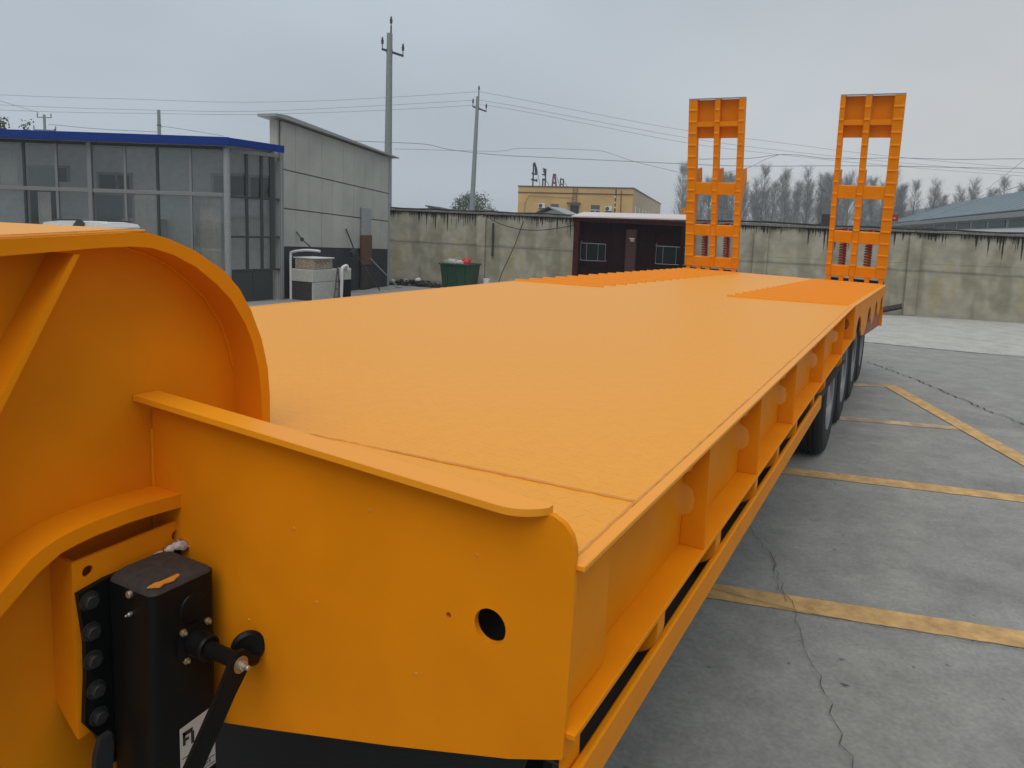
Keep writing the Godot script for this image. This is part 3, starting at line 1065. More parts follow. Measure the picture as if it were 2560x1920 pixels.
	var lab := ["tallest dark roof letter at the left end of the row", "second dark roof letter from the left on the yellow building", "roof letter with a pink lower half on the yellow building", "smallest dark roof letter at the right end of the row"]
	for i in 4:
		var o := thing("roof_letter", lab[i], "sign letter", at + Basis(Vector3.UP, th) * Vector3(sx[i] * S, H + 0.16, -1.0), th + 0.5, "sign letters on the yellow building's roof")
		b = mb()
		for q in strokes[i]:
			b.bar(Vector3(q[0], q[1], 0), Vector3(q[2], q[3], 0), Vector3.RIGHT, q[4], 0.18)
		part("letter", b, M.letter_pink if i == 2 else M.iron, o)
		b = mb()
		var top: float = strokes[i][0][3]
		b.tube([Vector3(0.5, top * 0.8, -0.1), Vector3(1.3, 0, -0.9)], 0.035, 5)
		b.tube([Vector3(0.1, top * 0.8, -0.1), Vector3(0.2, 0, -0.9)], 0.035, 5)
		part("stay", b, M.iron, o)
	# striped black and white cable post in front of it
	var pc := thing("cable_post", "thin black post bound with pale bands before the yellow building", "post", at + Basis(Vector3.UP, th) * Vector3(8.2 * S, 0, 6.0), th)
	b = mb()
	b.tube([Vector3(0, 0, 0), Vector3(0.1, 7.0, 0)], 0.1, 7)
	part("post", b, M.iron, pc)
	for y in [3.9, 4.7, 5.3, 6.0]:
		b = mb()
		b.lathe([Vector2(0.11, 0), Vector2(0.125, 0.06), Vector2(0.11, 0.2)], Vector3(0.05, y, 0), Vector3.UP, 8)
		part("band", b, M.white, pc)
	# small gabled hut
	var g := thing("gabled_hut", "small white hut with a dark gabled roof behind the wall", "hut", Vector3(-18.0, 0, -36.3), WALL_TURN)
	b = mb()
	b.prism(poly([-0.42, 0, 0.62, 0, 0.62, 2.85, 0.1, 3.02, -0.42, 2.8]), Vector3(0, 0, -2.5), Vector3.RIGHT, Vector3.UP, Vector3(0, 0, 2.5))
	part("wall", b, M.white, g)
	for sgn in [-1, 1]:
		b = mb()
		var x: float = -0.80 if sgn < 0 else 1.15
		b.prism(poly([0.02, 3.10, x, 2.74 if sgn < 0 else 2.68, x, 2.80 if sgn < 0 else 2.74, 0.02, 3.18]), Vector3(0, 0, -2.7), Vector3.RIGHT, Vector3.UP, Vector3(0, 0, 3.1))
		part("roof_slope", b, M.iron if sgn < 0 else M.galv, g)
	# roof end left of the far pole
	var r2 := thing("low_roof_shed", "low shed whose roof end shows over the wall by the pole", "shed", Vector3(-23.9, 0, -33.0), 0.35)
	b = mb()
	b.prism(poly([0, 0, 2.2, 0, 2.2, 2.55, 0, 2.93]), Vector3(0, 0, -3.0), Vector3.RIGHT, Vector3.UP, Vector3(0, 0, 3.0))
	part("wall", b, M.panel, r2)
	b = mb()
	b.prism(poly([-0.12, 2.955, 2.4, 2.52, 2.4, 2.58, -0.12, 3.02]), Vector3(0, 0, -3.2), Vector3.RIGHT, Vector3.UP, Vector3(0, 0, 3.3))
	part("roof", b, M.iron, r2)
	# dark low roof and brick stack right of the middle
	var r3 := thing("tarred_roof_shed", "low dark-roofed shed with a brick stack behind the wall", "shed", Vector3(-4.3, 0, -32.3), WALL_TURN)
	b = mb()
	b.box(Vector3(0.0, 0, -2.0), Vector3(1.0, 2.25, 0))
	part("wall", b, M.brick_red, r3)
	b = mb()
	b.prism(poly([-0.3, 2.26, 1.1, 2.26, 1.1, 2.62, 0.9, 2.64, -0.3, 2.36]), Vector3(0, 0, -2.2), Vector3.RIGHT, Vector3.UP, Vector3(0, 0, 2.3))
	part("roof", b, M.panel_dark, r3)
	b = mb()
	b.box(Vector3(0.62, 2.3, 0.12), Vector3(0.95, 2.95, 0.42), 0.01)
	part("stack", b, M.soot, r3)
	# long grey warehouse on the right
	var wt := -PI / 2 + deg_to_rad(-10.0)
	var w := thing("warehouse", "long low warehouse with a blue-grey metal roof", "building", Vector3(5.22, 0, -53.94), 0.0)
	w.rotation.y = 0.0
	var al := Vector3(-sin(deg_to_rad(10.0)), 0, -cos(deg_to_rad(10.0)))
	var ac := Vector3(cos(deg_to_rad(10.0)), 0, -sin(deg_to_rad(10.0)))   # away from the yard
	var a0 := -25.0
	var a1 := 120.0
	b = mb()
	b.prism(poly([0.35, 0, 0.55, 0, 0.55, 3.7, 0.35, 3.7]), al * a0, ac, Vector3.UP, al * (a1 - a0))
	b.prism(poly([17.0, 0, 17.2, 0, 17.2, 3.7, 17.0, 3.7]), al * a0, ac, Vector3.UP, al * (a1 - a0))
	part("long_wall", b, M.panel, w)
	b = mb()
	b.prism(poly([0.36, 0, 17.1, 0, 17.1, 4.0, 8.8, 7.0, 0.36, 4.0]), al * (a0 + 0.2), ac, Vector3.UP, al * 0.2)
	b.prism(poly([0.36, 0, 17.1, 0, 17.1, 4.0, 8.8, 7.0, 0.36, 4.0]), al * (a1 - 0.4), ac, Vector3.UP, al * 0.2)
	part("gable_wall", b, M.panel, w)
	b = mb()
	b.prism(poly([0, 4.06, 8.8, 7.12, 8.8, 7.2, 0, 4.14]), al * a0, ac, Vector3.UP, al * (a1 - a0))
	b.prism(poly([8.81, 7.12, 17.6, 4.06, 17.6, 4.14, 8.81, 7.2]), al * a0, ac, Vector3.UP, al * (a1 - a0))
	part("roof", b, M.roofgrey, w)
	for k in 48:
		b = mb()
		var o: Vector3 = al * (a0 + 1.5 + k * 3.0)
		b.bar(o + ac * 0.02 + Vector3(0, 4.15, 0), o + ac * 8.78 + Vector3(0, 7.21, 0), al, 0.04, 0.02)
		part("roof_seam", b, M.roofgrey, w)
	b = mb()
	b.prism(poly([-0.12, 3.66, 0.3, 3.66, 0.3, 4.05, -0.12, 4.0]), al * a0, ac, Vector3.UP, al * (a1 - a0))
	part("gutter", b, M.galv, w)
	for k in 22:
		b = mb()
		var o: Vector3 = al * (a0 + 2.0 + k * 4.6)
		b.prism(poly([0.30, 3.1, 0.349, 3.1, 0.349, 3.55, 0.30, 3.55]), o, ac, Vector3.UP, al * 3.9)
		part("window", b, M.teal, w)
	b = mb()
	b.prism(poly([0.345, 3.0, 0.345, 3.07, -4.6, 2.2, -4.6, 2.12]), al * a0, ac, Vector3.UP, al * 43.0)
	part("lean_to_roof", b, M.galv, w)
	b = mb()
	b.prism(poly([-4.3, 0, -4.4, 0, -4.4, 2.1, -4.3, 2.1]), al * a0, ac, Vector3.UP, al * 42.5)
	part("lean_to_wall", b, M.panel, w)
	for q in [[-0.22, 0.10, "left"], [0.0, 0.10, "middle"], [0.25, 0.3, "right"]]:
		b = mb()
		b.box(Vector3(-q[1] / 2, 0, -0.1), Vector3(q[1] / 2, 2.48, 0.1), 0.01)
		var o := part("vent_stack", b, M.iron)
		o.position = Vector3(q[0], 0, -30.0)
		tag(o, {"left": "thin dark vent stack, leftmost of three before the warehouse roof", "middle": "thin dark vent stack between its thin and its broad neighbour", "right": "broad dark vent stack, rightmost of three before the warehouse roof"}[q[2]], "vent stack", "vent stacks behind the wall")

# ---------------------------------------------------------------- trees
func leafy(b: MB, c: Vector3, r: float, count: int, size: float):
	for i in count:
		var d := Vector3(rng.randfn(), rng.randfn(), rng.randfn()) * 0.45 * r
		var p := c + d
		var a := Vector3(rng.randfn(), rng.randfn(), rng.randfn()).normalized()
		var s := a.cross(Vector3(rng.randfn(), rng.randfn(), rng.randfn())).normalized()
		var l := size * rng.randf_range(0.6, 1.3)
		var nn := a.cross(s).normalized()
		b.quad(p - a * l, p + s * l * 0.5, p + a * l, p - s * l * 0.5, nn)

func twig(b: MB, p: Vector3, q: Vector3, r: float):
	var d := (q - p).normalized()
	var s := d.cross(Vector3(rng.randfn(), rng.randfn(), rng.randfn())).normalized() * r
	var t := d.cross(s)
	for k in 3:
		var a := s * cos(TAU * k / 3) + t * sin(TAU * k / 3)
		var c := s * cos(TAU * (k + 1) / 3) + t * sin(TAU * (k + 1) / 3)
		b.tri(p + a, p + c, q, (a + c).normalized())

func poplar_meshes(h: float, spread: float, leaves: int) -> Array:
	var tr := mb()
	var path := []
	var rad := []
	for i in 9:
		var q := i / 8.0
		path.append(Vector3(0.15 * sin(q * 5 + h), h * 0.97 * q, 0.12 * cos(q * 4 + h)))
		rad.append(lerpf(0.15, 0.015, q))
	tr.tube(path, rad, 7)
	var cr := mb()
	var lf := mb()
	for i in 84:
		var q := rng.randf_range(0.18, 0.97)
		var base: Vector3 = path[int(q * 8)].lerp(path[mini(int(q * 8) + 1, 8)], q * 8 - int(q * 8))
		var az := rng.randf() * TAU
		var ln := spread * (1.15 - q) * rng.randf_range(0.7, 1.3) + 0.3
		var dir := Vector3(cos(az) * 0.5, 1.0, sin(az) * 0.5).normalized()
		var tip := base + dir * ln * 1.7
		twig(cr, base, tip, 0.028 * (1.2 - q) + 0.008)
		for k in 18:
			var s := base.lerp(tip, rng.randf_range(0.2, 1.0))
			var d2 := (dir + Vector3(rng.randfn(), rng.randfn() * 0.5 + 0.2, rng.randfn()) * 0.55).normalized()
			var e := s + d2 * rng.randf_range(0.3, 0.95)
			twig(cr, s, e, 0.011)
			for z in 2:
				var s2 := s.lerp(e, rng.randf_range(0.3, 1.0))
				twig(cr, s2, s2 + (d2 + Vector3(rng.randfn(), rng.randfn(), rng.randfn()) * 0.6).normalized() * rng.randf_range(0.2, 0.5), 0.008)
		if leaves > 0 and rng.randf() < 0.55:
			leafy(lf, tip - dir * 0.2, 0.45, leaves, 0.06)
	return [tr, cr, lf]

func trees():
	var protos := []
	for i in 6:
		var ms := poplar_meshes([10.6, 9.2, 11.4, 8.6, 10.0, 9.6][i], [1.3, 1.1, 1.5, 1.05, 1.5, 1.2][i], [10, 7, 12, 8, 5, 9][i])
		protos.append([ms[0].mesh(M.bark), ms[1].mesh(M.twig), ms[2].mesh(M.dryleaf)])
	var row := []
	var x := -29.6
	while x < 30.0:
		row.append([x, 99.0 + (x + 30) * 0.56 + rng.randf_range(-2.5, 2.5)])
		x += rng.randf_range(0.8, 1.6) if x < -4.0 else rng.randf_range(1.0, 2.6)
	x = -29.0
	while x < -2.0:
		row.append([x, 107.0 + (x + 30) * 0.56 + rng.randf_range(-3, 3)])
		x += rng.randf_range(1.0, 2.0)
	for i in row.size():
		var pr: Array = protos[rng.randi_range(0, 5)]
		var q: Array = row[i]
		var far: bool = i > 20 and q[1] > 107.0 + (q[0] + 30) * 0.56 - 3.1 and q[0] < -2.0
		var lb := "thin bare poplar standing apart above the warehouse roof"
		var gr := "poplars above the warehouse"
		if q[0] < -27.6:
			lb = "bare grey poplar at the left end of the row, left of the left ramp"
			gr = "poplars left of the ramps"
		elif q[0] < -21.6:
			lb = "bare grey poplar seen through the openings of the left loading ramp"
			gr = "poplars behind the left ramp"
		elif q[0] < -9.5:
			lb = "bare grey poplar in the dense row between the two loading ramps"
			gr = "poplars between the ramps"
		elif q[0] < -3.0:
			lb = "bare grey poplar seen behind the right loading ramp"
			gr = "poplars behind the right ramp"
		var o := thing("poplar_tree", lb, "tree", Vector3(q[0], 0, -q[1]), rng.randf() * TAU, gr)
		var k := rng.randf_range(0.86, 1.08) * (1.06 if far else 1.0)
		o.scale = Vector3(k, k, k)
		place("trunk", pr[0], o)
		place("branches", pr[1], o)
		place("dry_leaves", pr[2], o)
	# round evergreen behind the far pole
	var t := thing("round_tree", "round dark green tree behind the leaning utility pole", "tree", Vector3(-32.7, 0, -51.4))
	var b := mb()
	b.tube([Vector3(0, 0, 0), Vector3(0.1, 1.6, 0), Vector3(0, 3.2, 0.1)], [0.16, 0.12, 0.05], 8)
	for k in 12:
		var az := k * 2.4
		b.tube([Vector3(0.05, 1.5 + 0.1 * k, 0), Vector3(cos(az) * 1.1, 2.4 + 0.12 * k, sin(az) * 1.1)], [0.05, 0.015], 5)
	part("trunk", b, M.bark, t)
	b = mb()
	for k in 230:
		var az := rng.randf() * TAU
		var rr := sqrt(rng.randf())
		var y := rng.randf()
		var env := sqrt(maxf(0.0, 1.0 - pow(y * 1.5 - 0.5, 2.0)))
		leafy(b, Vector3(cos(az) * rr * 1.85 * env, 2.3 + y * 2.1 + rng.randf_range(-0.1, 0.2), sin(az) * rr * 1.85 * env), 0.36, 26, 0.07)
	part("crown", b, M.leaf, t)
	# leafy branches over the blue roof edge at the far left
	t = thing("broadleaf_tree", "leafy tree tops rising above the blue roof edge", "tree", Vector3(-26.9, 0, -13.1))
	b = mb()
	b.tube([Vector3(0, 0, 0), Vector3(0.1, 2.2, 0), Vector3(0.0, 4.0, 0.0)], [0.13, 0.1, 0.05], 8)
	var tips := []
	for k in 9:
		var tip := Vector3(-1.2 + k * 0.27, 4.55 + 0.55 * absf(sin(k * 2.1)) * (1.2 - 0.08 * k), rng.randf_range(-0.4, 0.4))
		tips.append(tip)
		b.tube([Vector3(0.05, 2.6 + 0.1 * k, 0), Vector3(tip.x * 0.6, 3.8, tip.z * 0.5), tip], [0.05, 0.03, 0.01], 5)
	part("trunk", b, M.bark, t)
	b = mb()
	for tip in tips:
		for k in 7:
			leafy(b, tip - Vector3(rng.randf_range(-0.08, 0.08), k * 0.16, 0), 0.16, 16, 0.06)
	part("crown", b, M.leaf, t)

# ---------------------------------------------------------------- utility poles and lines
func pin(b: MB, p: Vector3, h := 0.28):
	b.lathe([Vector2(0.018, -0.16), Vector2(0.02, 0.0), Vector2(0.06, 0.02), Vector2(0.045, 0.08), Vector2(0.065, 0.12), Vector2(0.045, 0.18), Vector2(0.03, h), Vector2(0, h + 0.01)], p, Vector3.UP, 10)

func utility_pole(label: String, base: Vector3, tip: Vector3, r0: float, r1: float, arm_dir: Vector3) -> Node3D:
	var t := thing("utility_pole", label, "utility pole", base)
	var top := tip - base
	var b := mb()
	b.tube([Vector3.ZERO, top * 0.5, top], [r0, (r0 + r1) / 2, r1], 14)
	part("pole", b, M.concrete_pole, t)
	b = mb()
	var a := top - Vector3(0, 0.72, 0)
	b.bar(a - arm_dir * 0.34 + Vector3(0, 0.0, 0), a + arm_dir * 0.62, Vector3.UP, 0.09, 0.07)
	b.lathe([Vector2(r1 + 0.012, -0.1), Vector2(r1 + 0.02, 0), Vector2(r1 + 0.012, 0.1)], a, top.normalized(), 14)
	part("crossarm", b, M.iron, t)
	for q in [a - arm_dir * 0.32 + Vector3(0, 0.2, 0), a + arm_dir * 0.6 + Vector3(0, 0.2, 0), top + Vector3(0.07, 0.38, 0)]:
		b = mb()
		pin(b, q)
		part("insulator", b, M.iron, t)
	b = mb()
	b.bar(top + Vector3(0.07, -0.3, 0), top + Vector3(0.07, 0.3, 0), Vector3.RIGHT, 0.05, 0.04)
	part("pin_bracket", b, M.iron, t)
	return t

func poles_and_wires():
	utility_pole("tall concrete utility pole rising behind the panelled house", Vector3(-19.75, 0, -24.4), Vector3(-19.93, 9.75, -24.62), 0.19, 0.115, Vector3(0.87, -0.28, -0.35).normalized())
	utility_pole("leaning concrete utility pole beyond the wall beside the round tree", Vector3(-25.0, 0, -39.1), Vector3(-25.34, 10.11, -40.12), 0.19, 0.10, Vector3(0.87, -0.32, -0.3).normalized())
	var t := thing("utility_pole", "bare grey pole end standing above the middle of the blue roof", "utility pole", Vector3(-55.8, 0, -39.2))
	var b := mb()
	b.tube([Vector3.ZERO, Vector3(-0.09, 10.58, -0.1)], [0.17, 0.13], 10)
	part("pole", b, M.concrete_pole, t)
	b = mb()
	b.lathe([Vector2(0.14, -0.05), Vector2(0.2, 0), Vector2(0.14, 0.05)], Vector3(-0.08, 9.35, -0.08), Vector3.UP, 10)
	part("clamp", b, M.iron, t)
	t = thing("utility_pole", "small far pole with two crossarms above the blue roof", "utility pole", Vector3(-85.4, 0, -46.1))
	b = mb()
	b.tube([Vector3.ZERO, Vector3(-0.1, 12.5, -0.1)], [0.2, 0.14], 8)
	part("pole", b, M.concrete_pole, t)
	var rd := Vector3(0.87, 0, -0.49)
	for a in [[12.2, 0.75], [10.85, 1.2]]:
		b = mb()
		b.bar(Vector3(-0.1, a[0], -0.1) - rd * a[1], Vector3(-0.1, a[0], -0.1) + rd * a[1], Vector3.UP, 0.1, 0.08)
		for s in [-1, 1]:
			b.bar(Vector3(-0.1, a[0], -0.1) + rd * a[1] * s, Vector3(-0.1, a[0] + 0.45, -0.1) + rd * a[1] * s, rd, 0.09, 0.09)
		part("crossarm", b, M.concrete_pole, t)
	b = mb()
	b.bar(Vector3(0.5, 9.3, -0.3), Vector3(1.0, 11.0, -0.6), rd, 0.12, 0.1)
	part("stay", b, M.iron, t)
	var wires := [
		["highest of the three wires running left from the leaning pole", [-70.0, 9.6, 15.5, -51.72, 9.19, 25.31, -44.08, 9.21, 29.57, -39.54, 9.21, 32.09, -34.69, 9.45, 34.83, -29.63, 9.93, 37.71, -25.31, 10.42, 40.18], 0.014],
		["middle of the three wires running left from the leaning pole", [-70.0, 9.0, 15.5, -51.66, 8.56, 25.26, -42.8, 8.56, 30.18, -37.5, 8.71, 33.16, -30.69, 9.33, 37.03, -25.38, 9.89, 40.07], 0.014],
		["lowest of the three wires running left from the leaning pole", [-70.0, 8.7, 15.5, -51.63, 8.24, 25.23, -42.78, 8.36, 30.17, -37.48, 8.51, 33.14, -30.66, 9.03, 37.01, -25.06, 9.6, 40.2], 0.014],
		["highest of the three wires running right from the leaning pole", [-25.28, 10.42, 40.21, -23.3, 10.14, 41.96, -19.21, 9.5, 45.5, -14.56, 8.85, 49.44, -8.97, 8.4, 54.14, -3.17, 7.96, 58.93, 6.12, 7.62, 66.49, 16, 7.6, 75], 0.014],
		["middle of the three wires running right from the leaning pole", [-25.32, 9.89, 40.08, -23.25, 9.65, 41.91, -19.16, 9.03, 45.45, -14.52, 8.37, 49.4, -10.32, 7.97, 52.93, -3.13, 7.57, 58.9, 6.15, 7.27, 66.46, 16, 7.2, 75], 0.014],
		["lowest of the three wires running right from the leaning pole", [-25.07, 9.61, 40.26, -23.23, 9.4, 41.89, -19.14, 8.75, 45.42, -14.48, 8.02, 49.37, -10.29, 7.67, 52.9, -3.11, 7.28, 58.87, 6.17, 7.03, 66.43, 16, 7.0, 75], 0.014],
		["dark bundled cable crossing low behind both loading ramps", [-27.5, 6.2, 29.0, -25.73, 6.17, 30.11, -23.16, 6.14, 31.54, -22.04, 5.91, 32.12, -19.83, 5.71, 33.33, -16.9, 5.65, 34.95, -11.12, 5.57, 38.15, -8.29, 5.57, 39.73, -2.27, 5.81, 43.11, 4.31, 5.92, 46.78, 14, 6.2, 52], 0.02],
		["thin cable with a hump right of the leaning pole, dropping to the left ramp", [-25.8, 6.04, 32.36, -20.9, 6.1, 35.11, -19.75, 6.3, 35.76, -16.29, 6.34, 37.69, -15.31, 6.16, 38.21, -14.12, 5.77, 38.82, -11.56, 5.19, 40.16], 0.014],
		["dark cable with a hump between the two loading ramps", [-10.47, 5.62, 36.21, -7.88, 5.76, 37.67, -6.6, 5.99, 38.42, -5.65, 6.0, 38.95, -4.17, 5.88, 39.76, -1.49, 6.03, 41.26, 1.28, 6.06, 42.81, 4.04, 6.2, 44.37, 12, 6.4, 48.6], 0.018],
		["short cable branching down from the hump between the ramps", [-8.9, 5.0, 37.0, -7.84, 5.29, 37.63, -7.19, 5.71, 38.05, -6.6, 5.97, 38.41], 0.014],
		["thin cable slanting down at the right edge of the sky", [4.04, 6.14, 44.36, 3.25, 5.32, 43.8, 2.77, 4.87, 43.47], 0.012],
		["black cable running down across the warehouse roof", [5.3, 5.3, 42.6, 3.92, 4.76, 41.79, 2.98, 4.39, 41.21, 1.88, 3.88, 40.52, -0.17, 2.96, 39.25, -1.13, 2.7, 38.68], 0.02],
		["dark cable running left from the bare pole end", [-85.0, 11.4, 46.3, -68.57, 9.67, 37.92, -65.32, 9.44, 39.7, -60.43, 9.34, 42.4], 0.03],
		["pale cable falling right from the bare pole end to the panelled house", [-55.8, 9.3, 39.2, -48.0, 8.2, 34.0, -41.87, 7.45, 29.39, -40.69, 7.33, 30.03, -38.27, 6.97, 31.32], 0.018],
		["far wire running left from the small two-armed pole", [-95.0, 15.2, 41.5, -89.89, 13.85, 43.96, -86.01, 12.69, 45.96], 0.03]]
	for w in wires:
		b = mb()
		b.tube(spline(path3(w[1]), 4), w[2] * 0.8, 5)
		tag(part("power_line", b, M.wire), w[0], "power line", "power lines over the yard")

# ---------------------------------------------------------------- the trailer
const XR := -0.41
const XL := -3.41
const DK := -0.519
var T0 := Vector3(-1.9, 0, -6.0)

func dy(x: float, w: float) -> float:
	if w <= 6.15:
		return DK
	var q := (w - 6.15) / 6.2
	return DK - q * lerpf(0.163, 0.078, (XR - x) / 3.0)

func tmb() -> MB:
	return mb(T0)

func side_beam(t: Node3D, right: bool):
	var s := 1.0 if right else -1.0
	var xe := XR if right else XL
	var X := func(d): return xe - s * d     # d metres inward of the edge
	var sb := node("side_beam", t)
	var b := tmb()
	b.box(P(X.call(0.067), -0.532, 0.998), P(X.call(0.079), -0.799, 6.4))
	part("web", b, M.paint, sb)
	b = tmb()
	b.box(P(X.call(0.0), -0.800, 0.99), P(X.call(0.085), -0.812, 6.35), 0.002)
	part("lower_flange", b, M.paint, sb)
	b = tmb()
	b.box(P(X.call(0.035), -0.532, 0.998), P(X.call(0.066), -0.799, 1.2), 0.003)
	part("end_cover", b, M.paint, sb)
	b = tmb()
	b.box(P(X.call(-0.002), -0.527, 0.992), P(X.call(0.022), -0.5168, 6.15), 0.0015)
	b.bar(P(X.call(0.010), -0.5219, 6.15), P(X.call(0.010), dy(xe, 12.3) - 0.0029, 12.3), Vector3.RIGHT, 0.024, 0.0102, 0.0015)
	part("edge_bar", b, M.gloss, sb)
	for w in [1.79, 2.47, 3.25, 4.3, 5.45, 6.34]:
		b = tmb()
		var pl := poly([0.066, -0.799, 0.066, -0.725, 0.054, -0.720, 0.040, -0.703, 0.036, -0.675, 0.042, -0.650, 0.060, -0.638, 0.066, -0.634, 0.066, -0.612, 0.050, -0.604, 0.046, -0.590, 0.054, -0.576, 0.066, -0.572, 0.066, -0.533, 0.004, -0.533, 0.004, -0.799])
		b.prism(pl, P(xe, 0, w), Vector3(-s, 0, 0), Vector3.UP, Vector3(0, 0, -0.01))
		part("stiffener", b, M.paint, sb)
	for w in [1.47, 1.97, 2.50, 2.93, 3.40, 4.50, 5.51]:
		b = tmb()
		var pl := PackedVector2Array([Vector2(0.17, -0.813), Vector2(0.003, -0.813), Vector2(0.003, -0.845)])
		for k in 9:
			var a := k / 8.0 * PI / 2
			pl.append(Vector2(0.003 + 0.06 * (1 - cos(a)), -0.845 - 0.055 * sin(a)))
		pl.append(Vector2(0.17, -0.90))
		b.prism(pl, P(xe, 0, w), Vector3(-s, 0, 0), Vector3.UP, Vector3(0, 0, 0.05))
		part("stake_pocket", b, M.paint, sb)
	# side guard rail
	b = tmb()
	b.box(P(X.call(0.002), -0.882, 0.92), P(X.call(0.019), -0.957, 4.36), 0.006)
	part("guard_rail", b, M.paint, sb)
	for w in [1.0, 2.0, 2.95, 4.1]:
		b = tmb()
		b.box(P(X.call(0.020), -0.813, w), P(X.call(0.030), -0.95, w + 0.06))
		part("rail_hanger", b, M.paint, sb)
	# tail side plate with an arch over each wheel
	var pl := PackedVector2Array()
	var arches := [6.95, 8.44, 9.82, 11.25]
	pl.append(Vector2(6.352, dy(xe, 6.352) - 0.013))
	pl.append(Vector2(6.352, -0.812))
	for i in 4:
		var ctr: float = arches[i]
		var yt: float = [-0.668, -0.702, -0.745, -0.78][i]
		var yb: float = [-0.83, -0.86, -0.90, -0.935][i]
		for k in 13:
			var a := PI * k / 12.0
			pl.append(Vector2(ctr - 0.30 * cos(a), yb + (yt - yb) * sin(a)))
		if i < 3:
			var nx: float = arches[i + 1]
			for k in 7:
				var a := PI * k / 6.0
				pl.append(Vector2(lerpf(ctr + 0.36, nx - 0.36, (1 - cos(a)) / 2), yb - 0.012 - 0.07 * sin(a)))
	pl.append(Vector2(11.62, -0.965))
	pl.append(Vector2(12.3, -0.985))
	pl.append(Vector2(12.3, dy(xe, 12.3) - 0.013))
	b = tmb()
	b.prism(pl, P(X.call(0.002), 0, 0), Vector3(0, 0, -1), Vector3.UP, Vector3(-s * 0.012, 0, 0))
	part("tail_plate", b, M.paint, sb)
	b = tmb()
	b.prism(poly([8.62, -0.80, 12.06, -0.90, 12.06, -1.285, 8.62, -1.04]), P(X.call(0.05), 0, 0), Vector3(0, 0, -1), Vector3.UP, Vector3(-s * 0.012, 0, 0))
	part("skirt_plate", b, M.shaded_orange, sb)  # shade is in the plate's dark colour
	b = tmb()
	b.box(P(X.call(0.003), -0.99, 12.07), P(X.call(0.10), -1.28, 12.12), 0.004)
	part("tail_bracket", b, M.paint, sb)

